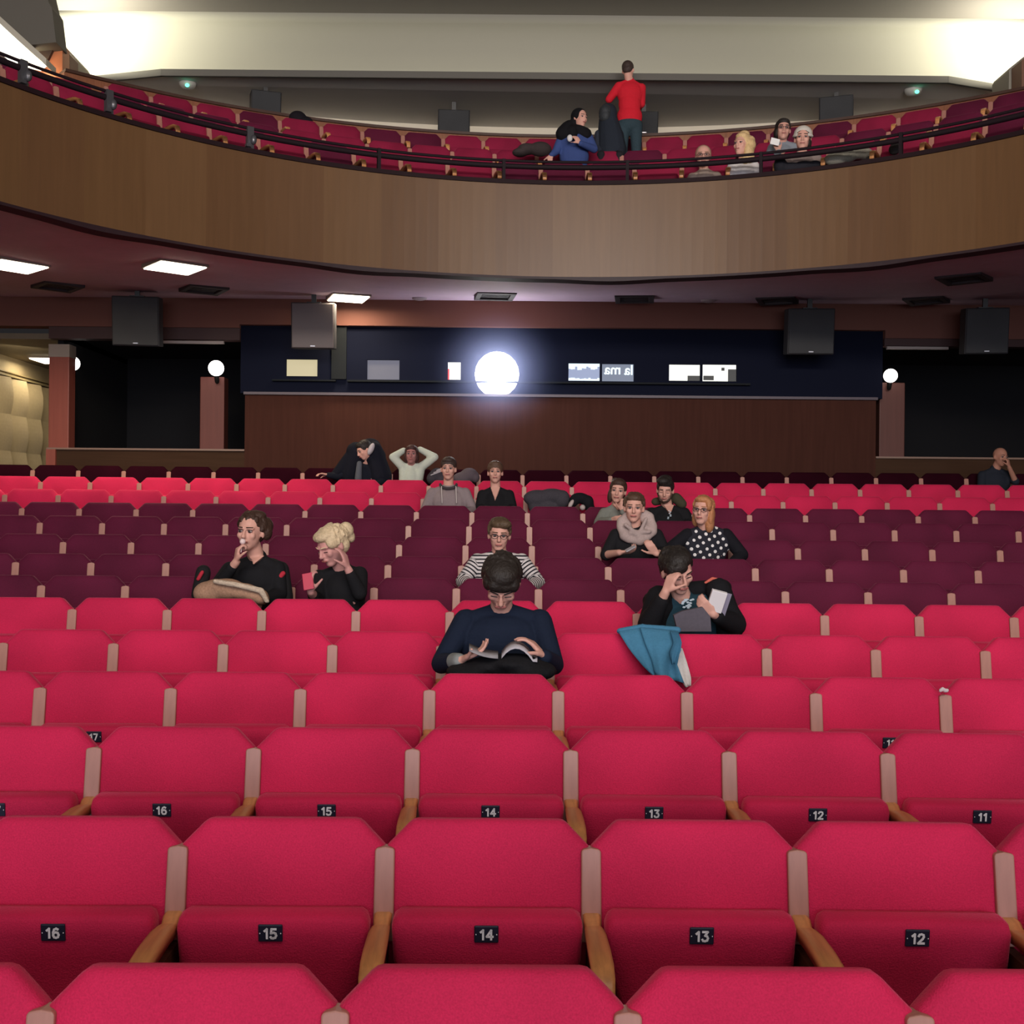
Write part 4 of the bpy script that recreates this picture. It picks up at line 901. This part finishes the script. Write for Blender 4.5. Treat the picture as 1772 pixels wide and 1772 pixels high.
# striped man
def stripe_mat():
    m = bpy.data.materials.new('striped_cotton'); m.use_nodes = True; nt = m.node_tree; b = nt.nodes['Principled BSDF']; b.inputs['Roughness'].default_value = .85
    at = nt.nodes.new('ShaderNodeAttribute'); at.attribute_name = 'stripe'; mth = nt.nodes.new('ShaderNodeMath'); mth.operation = 'FRACT'; gt = nt.nodes.new('ShaderNodeMath'); gt.operation = 'GREATER_THAN'; gt.inputs[1].default_value = .58
    mx = nt.nodes.new('ShaderNodeMix'); mx.data_type = 'RGBA'; mx.inputs['A'].default_value = (.60, .56, .55, 1); mx.inputs['B'].default_value = (.012, .010, .016, 1)
    nt.links.new(at.outputs['Fac'], mth.inputs[0]); nt.links.new(mth.outputs[0], gt.inputs[0]); nt.links.new(gt.outputs[0], mx.inputs['Factor']); nt.links.new(mx.outputs['Result'], b.inputs['Base Color']); return m
def stripes(root, g):
    o = [c for c in root.children if c.name.startswith('top')][0]; me = o.data; n = len(me.vertices); co = np.empty(n * 3); me.vertices.foreach_get('co', co); co = co.reshape(-1, 3) + A(g['org'])
    val = co[:, 2].copy()
    for k in (0, 1):
        a, b, c = g['S'][k], g['E'][k], g['W'][k]; sgn = -1 if k == 0 else 1
        out = (co[:, 0] - (a[0] + sgn * .01)) * sgn > -.35 * (a[2] - co[:, 2])
        for p, q, off in ((a, b, 0), (b, c, np.linalg.norm(b - a))):
            d = vn(q - p); L = np.linalg.norm(q - p); tt = (co - p) @ d; dist = np.linalg.norm(co - p - np.clip(tt, 0, L)[:, None] * d, axis=1)
            sel = (dist < .062) & (tt > (.02 if off == 0 else 0)) & (out | (off > 0)); val[sel] = a[2] - (off + tt[sel])
    at = me.attributes.new('stripe', 'FLOAT', 'POINT'); at.data.foreach_set('value', (val / .026 + 100).astype(np.float32))
person('young man with glasses in a black and white striped shirt', 8.42, (864, 926, -.04), (864, 960), HZ(7), [(826, 970), (903, 970)],
       [dict(el=(800, 1006, -.06), wr=(826, 1016, -.28), side=-1), dict(el=(932, 1008, -.06), wr=(906, 1018, -.28), side=1)],
       None, shirt=stripe_mat(), extra=stripes, ori=(0, .12, .05), hair=hairm('mid_brown', (.085, .055, .032)), vox=.008, glasses=True, neckline=.02,
       hairc=SHORT + [((.03, -.06, .088), (.05, .03, .03))])
# scarf woman
def extra6(root, g):
    c = PB(g['org']); Q = g['Q']; n = 18; pts = [Q(1102 + 27 * math.cos(2 * PI * k / n), 911 + 24 * math.sin(2 * PI * k / n), -.05 - .06 * math.sin(2 * PI * k / n)) for k in range(n + 1)]
    for k, (p, q) in enumerate(zip(pts[:-1], pts[1:])): c.cone(p, .040 + .008 * math.sin(k * 2.1), q, .040 + .008 * math.sin(k * 2.1 + 2.1))
    pts = [Q(1102 + 15 * math.cos(2 * PI * k / n), 908 + 15 * math.sin(2 * PI * k / n), -.06 - .06 * math.sin(2 * PI * k / n)) for k in range(n + 1)]
    for k, (p, q) in enumerate(zip(pts[:-1], pts[1:])): c.cone(p, .026 + .007 * math.sin(k * 1.7), q, .026)
    for a, b in (((1082, 908), (1112, 930)), ((1090, 922), (1124, 920)), ((1118, 898), (1104, 928))): c.cone(Q(*a, -.13), .016, Q(*b, -.135), .016)
    c.remesh('scarf', cloth('grey_pink_scarf', (.42, .33, .31), noise=.15), root, .009, 3)
person('smiling woman in black with a thick grey pink loop scarf holding a phone', 9.34, (1097, 879, -.05), (1100, 912), HZ(8), [(1066, 926), (1136, 926)],
       [dict(el=(1049, 960, -.06), wr=(1072, 956, -.26), d=(1, -.2, .1), n=(.1, .3, 1), curl=.7, side=-1, sleeve=.1), dict(el=(1150, 955, -.06), wr=(1136, 958, -.26), d=(-.5, -.3, .6), n=(-.3, .3, .5), curl=.8, side=1, sleeve=.6)],
       ('black', (.012, .012, .014)), ori=(-.12, .06, .03), hair=hairm('light_brown', (.10, .055, .035)), vox=.008, extra=extra6, hairc=BACKHAIR + [((0, .085, .06), (.045, .04, .045))])
pb = PB(P(1091, 949, 9.02)); pb.box(tuple(pb.o), (.085, .05, .010), R3(roll=-.5, pitch=.3)); o = tag(obj('phone', bevel(pb.mesh('phone', mat('phone_pale_edge', (.35, .34, .36), .3)), .003)), 'small dark phone held by the woman in the loop scarf', 'phone'); o.location = pb.o
# polka dots
def dot_mat():
    m = bpy.data.materials.new('navy_polka_dots'); m.use_nodes = True; nt = m.node_tree; b = nt.nodes['Principled BSDF']; b.inputs['Roughness'].default_value = .85
    tc = nt.nodes.new('ShaderNodeTexCoord'); mp = nt.nodes.new('ShaderNodeMapping'); mp.inputs['Scale'].default_value = (1 / .053, .0, 1 / .053); mp.inputs['Rotation'].default_value = (0, .5, 0); mp.vector_type = 'POINT'
    vo = nt.nodes.new('ShaderNodeTexVoronoi'); vo.inputs['Scale'].default_value = 1; vo.inputs['Randomness'].default_value = .12
    lt = nt.nodes.new('ShaderNodeMath'); lt.operation = 'LESS_THAN'; lt.inputs[1].default_value = .25
    mx = nt.nodes.new('ShaderNodeMix'); mx.data_type = 'RGBA'; mx.inputs['A'].default_value = (.008, .009, .018, 1); mx.inputs['B'].default_value = (.75, .73, .72, 1)
    nt.links.new(tc.outputs['Object'], mp.inputs[0]); nt.links.new(mp.outputs[0], vo.inputs['Vector']); nt.links.new(vo.outputs['Distance'], lt.inputs[0]); nt.links.new(lt.outputs[0], mx.inputs['Factor']); nt.links.new(mx.outputs['Result'], b.inputs['Base Color']); return m
def extra7(root, g):
    c = PB(g['org'])
    for k in (0, 1): c.cone(g['S'][k], .059, g['E'][k], .053); c.cone(g['E'][k], .053, g['W'][k], .042)
    c.cone(g['S'][0] + A((0, .05, -.02)), .05, g['S'][1] + A((0, .05, -.02)), .05); c.cone(g['S'][0] + A((0, .05, -.02)), .05, g['S'][0], .05); c.cone(g['S'][1] + A((0, .05, -.02)), .05, g['S'][1], .05)
    c.remesh('cardigan', cloth('black_knit', (.010, .010, .014)), root, .009, 3)
person('woman with strawberry blonde hair and glasses in a white dotted navy top', 9.34, (1216, 884, -.05), (1222, 914), HZ(8), [(1190, 926), (1256, 926)],
       [dict(el=(1164, 946, -.02), wr=(1146, 958, -.12), side=-1, sleeve=.95, hand=False), dict(el=(1284, 960, -.02), wr=(1262, 980, -.18), side=1)],
       None, shirt=dot_mat(), extra=extra7, ori=(-.42, -.02, .08), hair=hairm('strawberry', (.45, .20, .09)), vox=.008, glasses=True,
       hairc=CAP + [((.03, .03, -.03), (.066, .07, .09)), ((.062, .02, -.10), (.036, .045, .07)), ((.075, .01, -.04), (.022, .05, .08)), ((-.06, .04, -.06), (.03, .04, .07)), ((0, -.03, .088), (.062, .055, .03)), ((.058, -.045, .05), (.022, .03, .045))])
# grey-green sweater woman
person('woman in grey green sweater with tied brown hair beside the bearded man', 11.20, (1069, 850, -.05), (1068, 876), HZ(10), [(1046, 888), (1094, 888)],
       [dict(el=(1036, 905, -.05), wr=(1058, 900, -.22), side=-1), dict(el=(1098, 905, -.05), wr=(1078, 885, -.22), d=(.0, -.1, 1), n=(.3, 1, 0), curl=1, side=1)],
       ('grey_green', (.20, .21, .185)), ori=(-.15, .04, .12), hair=hairm('chestnut', (.050, .026, .018)), vox=.010, neckline=.04, hairc=BACKHAIR + [((-.066, .01, -.05), (.024, .05, .07)), ((-.04, .05, .10), (.03, .03, .025))])
# bearded man
def extra9(root, g):
    c = PB(g['org']); Q = g['Q']; c.cone(Q(1170, 862, .04), .055, Q(1180, 872, .02), .05); c.cone(Q(1134, 868, .04), .04, Q(1170, 862, .07), .045); c.remesh('hood', cloth('olive_hood', (.055, .05, .03)), root, .011, 2)
    c = PB(g['org']); random.seed(3)
    for k in range(7): c.box(tuple(Q(1156 + random.uniform(0, 7), 884 + 2.2 * k, -.135)), (.016, .003, .008))
    c.out('shirt_print', MATS['print_pale'], root)
person('bearded dark haired man in black hooded jacket looking down', 11.20, (1151, 849, -.06), (1156, 877), HZ(10), [(1128, 888), (1184, 888)],
       [dict(el=(1118, 905, -.04), wr=(1136, 915, -.25), side=-1), dict(el=(1192, 905, -.04), wr=(1176, 915, -.25), side=1)],
       ('black', (.012, .012, .014)), eyes='down', ori=(-.2, .25, .05), hair=hairm('near_black', (.020, .016, .014)), beard=hairm('beard_brown', (.06, .035, .025)), vox=.009, neckline=.075, extra=extra9, chest=1.15,
       hairc=SHORT + [((-.02, -.05, .105), (.06, .05, .035)), ((0, .0, .12), (.06, .06, .03))])
# grey hoodie man
def extra10(root, g):
    Q = g['Q']; c = PB(g['org'])
    for px in (764, 789): c = PB(g['org']); c.cone(Q(px, 842, -.115), .005, Q(px + 1, 870, -.145), .005); c.out('drawstring', cloth('cord_white', (.55, .5, .48)), root, True)
    c = PB(g['org']); n = 12; pts = [Q(776 + 14 * math.cos(t), 838 + 7 * math.sin(t), -.05 - .05 * math.sin(t)) for t in [PI * k / n for k in range(n + 1)]]
    for p, q in zip(pts[:-1], pts[1:]): c.cone(p, .014, q, .014)
    c.out('collar', cloth('collar_dark_grey', (.06, .05, .055)), root, True)
person('short haired man in a grey hoodie sitting upright behind the dark rows', 12.12, (776, 812, -.03), (776, 842), HZ(11), [(748, 853), (805, 853)],
       [dict(el=(736, 880, -.03), wr=(750, 890, -.22), side=-1), dict(el=(818, 882, -.03), wr=(804, 890, -.22), side=1)],
       ('heather_grey', (.26, .21, .215)), ori=(-.05, -.02, 0), hair=hairm('cropped_dark', (.045, .03, .025)), vox=.009, extra=extra10, chest=1.12,
       hairc=[((0, .022, .050), (.082, .096, .084)), ((0, -.022, .092), (.062, .06, .030)), ((0, .06, -.01), (.070, .05, .06))])
person('upright woman with hair tied back in a black v-neck blouse', 12.12, (857, 818, -.03), (857, 846), HZ(11), [(835, 856), (881, 856)],
       [dict(el=(830, 878, -.03), wr=(842, 890, -.22), side=-1), dict(el=(887, 878, -.03), wr=(876, 890, -.22), side=1)],
       ('black', (.012, .012, .014)), ori=(0, -.06, 0), hair=hairm('light_brown', (.10, .055, .035)), vox=.009, neckline=.13, hsc=.98, hairc=[((0, .022, .046), (.084, .098, .086)), ((0, -.012, .090), (.064, .06, .030)), ((.0, .09, -.02), (.03, .03, .05))])
# arms up
person('woman in a mint white sweater with both hands behind her head', 14.18, (712, 787, -.03), (711, 806), HZ(13), [(697, 808), (729, 808)],
       [dict(el=(680, 791, -.03), wr=(699, 779, .04), d=(1, .3, -.1), n=(0, -1, 0), curl=.3, side=1), dict(el=(752, 791, -.03), wr=(726, 777, .04), d=(-1, .3, -.1), n=(0, -1, 0), curl=.3, side=-1)],
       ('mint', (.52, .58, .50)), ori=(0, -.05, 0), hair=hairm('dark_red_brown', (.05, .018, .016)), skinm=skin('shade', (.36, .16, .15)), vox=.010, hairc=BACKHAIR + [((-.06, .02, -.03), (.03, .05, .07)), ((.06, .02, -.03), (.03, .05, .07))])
# hooded person
def extra13(root, g):
    Q = g['Q']; c = PB(g['org']); c.cone(Q(617, 782, 0), .13, Q(650, 790, .03), .13); c.cone(Q(648, 778, .0), .10, Q(658, 825, .02), .15); c.cone(Q(605, 790, -.02), .07, Q(582, 822, -.03), .07); c.cone(Q(617, 782, .0), .12, Q(606, 822, .0), .12); c.ell(tuple(Q(641, 772, .07)), (.13, .10, .10))
    c.remesh('coat', cloth('dark_navy_coat', (.008, .009, .016), noise=.2), root, .014, 3)
    c = PB(g['org']); c.ell(tuple(Q(642, 777, -.15)), (.035, .05, .08), R3(roll=.4)); c.remesh('headphones', mat('pale_earpiece', (.5, .47, .5), .5), root, .008, 1)
    c = PB(g['org']); c.cone(Q(622, 802, -.14), .035, Q(620, 828, -.15), .045); c.remesh('shirt_front', cloth('steel_grey', (.10, .11, .13)), root, .012, 1)
person('person hunched under a bulky dark navy coat in the last row', 14.2, (630, 779, -.09), (632, 800), HZ(13), [(610, 812), (656, 812)],
       [dict(el=(585, 824, -.05), wr=(568, 822, -.10), side=-1, d=(-1, -.2, .2), n=(0, -.2, -1)), dict(el=(664, 830, -.05), wr=(650, 840, -.2), side=1)],
       ('dark_navy', (.010, .012, .02)), ori=(-1.0, .3, -.2), hair=hairm('near_black', (.020, .016, .014)), vox=.011, kneeY=-.28, knz=-.10, hairc=BACKHAIR, extra=extra13, hsc=.95)
# bald man right
person('bald man in dark shirt resting his chin on his fist at the far right', 14.2, (1731, 791, -.05), (1722, 812), HZ(13), [(1700, 822), (1746, 822)],
       [dict(el=(1698, 845, -.05), wr=(1716, 850, -.2), side=-1), dict(el=(1757, 833, -.12), wr=(1746, 808, -.20), d=(-.2, -.1, 1), n=(-.6, .6, 0), curl=1.3, side=1, sleeve=.05)],
       ('dark_slate', (.018, .022, .032)), ori=(.25, .1, .05), skinm=skin('warm', (.42, .20, .14)), vox=.010, hair=None)
# ---- belongings in the rear rows
def blob(name, label, cat, Y, parts, m, vox=.014, extra=None):
    c = PB(P(parts[0][0], parts[0][1], Y))
    for px, py, rx, ry, rz in parts: c.ell(tuple(P(px, py, Y)), (rx, ry, rz))
    return thing_at(name, c, m, label, cat, vox=vox)
blob('backpack', 'grey backpack on the last row behind the man in the hoodie', 'backpack', 14.15, ((812, 822, .11, .10, .09), (800, 828, .12, .1, .08), (822, 826, .06, .08, .07)), cloth('backpack_grey', (.11, .09, .105)))
o = blob('jacket', 'dark jacket with pale stripes on the last row left of the hoodie man', 'jacket', 14.15, ((757, 822, .10, .10, .09), (748, 828, .07, .10, .08), (765, 830, .1, .1, .08)), cloth('charcoal_fleece', (.05, .045, .055)))
c = PB(o.location); 
for k in range(3): c.cone(P(746 + 5 * k, 822 - 4 * k, 14.05), .008, P(762 + 2 * k, 816 - 3 * k, 14.05), .008)
c.out('pale_stripe', cloth('stripe_pale', (.4, .38, .4)), o, True)
blob('coat', 'charcoal coat heaped over a seat back right of the black blouse', 'coat', 12.1, ((930, 862, .15, .09, .09), (955, 858, .15, .09, .08), (972, 864, .09, .09, .10), (945, 882, .13, .09, .12), (958, 895, .10, .10, .07), (925, 876, .07, .07, .08)), cloth('charcoal_wool', (.055, .05, .06), noise=.25))
o = blob('bag', 'black shoulder bag hanging by the charcoal coat', 'bag', 12.05, ((1003, 862, .10, .07, .06), (1018, 870, .06, .07, .08), (992, 868, .05, .06, .06), (1022, 885, .05, .06, .10)), cloth('black_bag', (.010, .010, .013)))
c = PB(o.location); c.ell(tuple(P(988, 872, 11.97)), (.022, .03, .05), R3(roll=.5)); c.ell(tuple(P(1008, 878, 11.97)), (.03, .03, .03)); c.out('pale_lining', cloth('bag_pale_lining', (.5, .42, .4)), o, True)
pb = PB(P(1632, 1194, 4.90)); random.seed(1)
for k in range(4): pb.ell(tuple(P(1628 + 3.5 * k, 1195 - random.uniform(0, 5) + k, 4.90)), (.010, .008, .008), R3(roll=random.random() * 3))
thing_at('paper_scrap', pb, mat('tissue_white', (.6, .5, .5), .8), 'crumpled white scrap between two red seat backs on the right', 'paper scrap', vox=.004, it=1)

# ---- people on the balcony
def HB(z): return z + .30
HS = PB
def extraB1(root, g):
    Q = g['Q']; c = PB(g['org']); HM, Hd = g['HM'], g['Hd']
    c.ell((0, .035, .035), (.098, .105, .10), hc=Hd, HM=HM); c.ell((0, .06, -.05), (.095, .07, .10), hc=Hd, HM=HM); c.ell((0, .0, -.13), (.09, .09, .05), hc=Hd, HM=HM)
    c.cone(Q(985, 222, .0), .10, Q(975, 232, -.04), .10); c.cone(Q(1000, 226, -.04), .08, Q(1013, 232, -.04), .08); c.cone(Q(990, 228, -.08), .08, Q(992, 238, -.10), .05)
    c.remesh('headscarf', cloth('black_scarf', (.008, .008, .010)), root, .011, 3)
    c = PB(g['org']); c.ell(tuple(Q(986, 239, -.26)), (.035, .03, .045)); c.remesh('paper_cup', mat('cup_white', (.7, .68, .66), .5), root, .008, 1)
person('woman in a blue coat and black headscarf holding something white', 14.25, (1004, 205, -.05), (994, 226), HB(ZA), [(972, 240), (1018, 238)],
       [dict(el=(962, 262, -.05), wr=(954, 268, -.12), side=-1, d=(-.2, -.3, -1)), dict(el=(1028, 258, -.08), wr=(1004, 248, -.25), d=(-.6, -.1, .8), n=(-.3, .5, 0), curl=.8, side=1)],
       ('royal_blue', (.045, .075, .22)), ori=(.6, .05, .05), vox=.011, kneeY=-.28, knz=-.10, extra=extraB1, hair=hairm('near_black', (.020, .016, .014)), hairc=[((0, .03, .04), (.07, .08, .07))], chest=1.25)
def coatB2(root, g):
    Q = g['Q']; c = PB(g['org']); c.ell(tuple(Q(1052, 196, 0)), (.12, .12, .13)); c.cone(Q(1052, 205, .0), .12, Q(1056, 235, 0), .17); c.cone(Q(1056, 235, 0), .17, Q(1058, 260, 0), .20); c.remesh('coat', cloth('slate_coat', (.022, .028, .04), noise=.2), root, .014, 3)
person('person in dark slate coat half hidden beside the standing man', 14.9, (1050, 200, -.03), (1053, 220), HB(ZC) - .02, [(1036, 232), (1072, 232)],
       [dict(el=(1034, 256, -.05), wr=(1044, 268, -.2), side=-1), dict(el=(1076, 256, -.05), wr=(1068, 268, -.2), side=1)],
       ('slate', (.03, .035, .05)), ori=(2.6, 0, 0), vox=.012, kneeY=-.28, knz=-.10, extra=coatB2, hair=hairm('slate_dark', (.03, .035, .04)), hairc=BACKHAIR)
B3Y = 15.05
person('standing man in bright red jumper and blue jeans seen from behind', B3Y, (1087, 123, .0), (1090, 140), P(1090, 213, B3Y).z - .12, [(1071, 149), (1110, 152)],
       [dict(el=(1054, 172, .04), wr=(1071, 150, .16), side=-1, d=(.6, .4, .8)), dict(el=(1110, 180, .04), wr=(1102, 190, .2), side=1, d=(-.5, 1, .3))],
       ('bright_red_knit', (.62, .018, .035)), ori=(PI - .3, .25, -.05), vox=.010, legs='stand', hair=hairm('cropped_dark', (.045, .03, .025)), trousers=cloth('jeans', (.035, .06, .075), noise=.25), chest=1.12, hsc=.95,
       hairc=[((0, .028, .044), (.079, .092, .082)), ((0, .065, -.005), (.066, .045, .06))])
person('person with glasses and hair pulled back in a pale top at the balcony rim', 13.25, (1217, 271, -.04), (1219, 297), HB(ZB), [(1198, 307), (1240, 305)],
       [dict(el=(1190, 325, -.05), wr=(1205, 330, -.2), side=-1), dict(el=(1250, 323, -.05), wr=(1236, 330, -.2), side=1)],
       ('pale_sand', (.50, .40, .34)), ori=(-.15, .1, 0), hsc=1.12, vox=.011, kneeY=-.28, knz=-.10, glasses=True, hair=hairm('thin_fair', (.38, .25, .16)), hairc=[((0, .03, .036), (.078, .09, .082))], chest=1.0)
person('blonde curly haired woman in a white blouse looking to the left', 13.12, (1284, 252, -.05), (1288, 278), HB(ZB), [(1267, 288), (1306, 288)],
       [dict(el=(1262, 310, -.05), wr=(1274, 316, -.2), side=-1), dict(el=(1310, 310, -.05), wr=(1298, 316, -.2), side=1)],
       ('white_blouse', (.66, .64, .66)), ori=(-.7, -.05, .05), hsc=1.12, vox=.011, kneeY=-.28, knz=-.10, hair=hairm('golden', (.62, .44, .22)), chest=1.05,
       hairc=CAP + [((.03, .05, -.03), (.075, .07, .09)), ((.02, .06, -.12), (.07, .06, .07)), ((.07, .02, -.06), (.045, .06, .08)), ((.09, .04, .01), (.03, .05, .05)), ((.085, .03, -.12), (.04, .05, .05)), ((.0, .03, .13), (.05, .05, .03)), ((.05, .0, -.15), (.04, .04, .04)), ((0, -.02, .09), (.06, .05, .03)), ((.05, .06, .06), (.05, .05, .05))])
person('dark haired woman with glasses in grey blue holding up a white paper', 13.95, (1355, 225, -.05), (1354, 247), HB(ZA) - .05, [(1336, 256), (1374, 254)],
       [dict(el=(1330, 272, -.05), wr=(1348, 262, -.22), d=(-.5, -.2, .8), n=(.3, .6, 0), curl=.8, side=-1), dict(el=(1380, 270, -.05), wr=(1366, 268, -.2), side=1)],
       ('grey_blue', (.24, .27, .31)), ori=(-.1, .02, .05), hsc=1.12, vox=.011, kneeY=-.28, knz=-.10, glasses=True, hair=hairm('near_black', (.020, .016, .014)), hairc=BACKHAIR + [((-.07, .02, -.03), (.022, .05, .06))])
pb = PB(P(1341, 245, 13.66)); pb.box(tuple(pb.o), (.105, .004, .085), R3(roll=.25, pitch=-.2)); o = pb.out('paper', mat('paper_bright', (.9, .9, .9), .6, spec=.2)); o.location = pb.o; tag(o, 'small white paper held up on the balcony', 'paper')
def beanie(root, g):
    c = PB(g['org']); HM, Hd = g['HM'], g['Hd']; c.ell((0, .032, .058), (.092, .102, .085), hc=Hd, HM=HM)
    for k in range(16): t = 2 * PI * k / 16; t2 = 2 * PI * (k + 1) / 16; c.cone((.088 * math.sin(t), .025 + .092 * math.cos(t), .035 + .008 * math.cos(t)), .016, (.088 * math.sin(t2), .025 + .092 * math.cos(t2), .035 + .008 * math.cos(t2)), .016, HM, Hd)
    c.remesh('woolly_hat', cloth('cream_knit', (.62, .58, .52)), root, .009, 2)
    c = PB(g['org']); Q = g['Q']
    for px, py, rx, rz in ((1370, 292, .13, .07), (1392, 288, .13, .06), (1350, 286, .07, .10), (1410, 286, .08, .05)): c.ell(tuple(Q(px, py, -.20)), (rx, .08, rz))
    c.remesh('lap_coat', cloth('black_lap_coat', (.018, .018, .024), noise=.25), root, .014, 3)
person('person in a cream woolly hat and grey jacket with a dark coat in the lap', 12.87, (1389, 241, -.04), (1388, 266), HB(ZB), [(1366, 276), (1412, 272)],
       [dict(el=(1356, 296, -.05), wr=(1374, 300, -.2), side=-1), dict(el=(1420, 290, -.05), wr=(1404, 298, -.2), side=1)],
       ('mauve_grey', (.26, .21, .20)), ori=(-.25, .05, .05), hsc=1.12, vox=.011, kneeY=-.28, knz=-.10, hair=hairm('dark_brown', (.022, .017, .014)), hairc=CAP + [((.06, .03, -.03), (.025, .05, .05))], extra=beanie, chest=1.1)
blob('coat', 'grey green coat laid along the balcony front seats', 'coat', 12.55, ((1445, 276, .12, .10, .07), (1465, 267, .13, .10, .09), (1485, 263, .12, .10, .08), (1500, 268, .07, .09, .07)), cloth('grey_green_coat', (.30, .29, .24), noise=.2))
blob('bag', 'small dark bag on a balcony seat right of the grey coat', 'bag', 12.2, ((1551, 250, .055, .08, .075), (1548, 258, .06, .08, .06)), cloth('dark_bag', (.05, .045, .045)))
blob('coat', 'dark coat heaped on a balcony seat left of the woman in blue', 'coat', 14.1, ((935, 258, .14, .1, .09), (912, 258, .12, .1, .07), (900, 264, .10, .1, .05)), cloth('brown_black_coat', (.045, .035, .035), noise=.25))
blob('jacket', 'black jacket draped on a rear balcony seat below the left loudspeaker', 'jacket', 15.2, ((515, 205, .12, .1, .10), (527, 212, .12, .1, .08)), cloth('black_drape', (.012, .010, .014)))
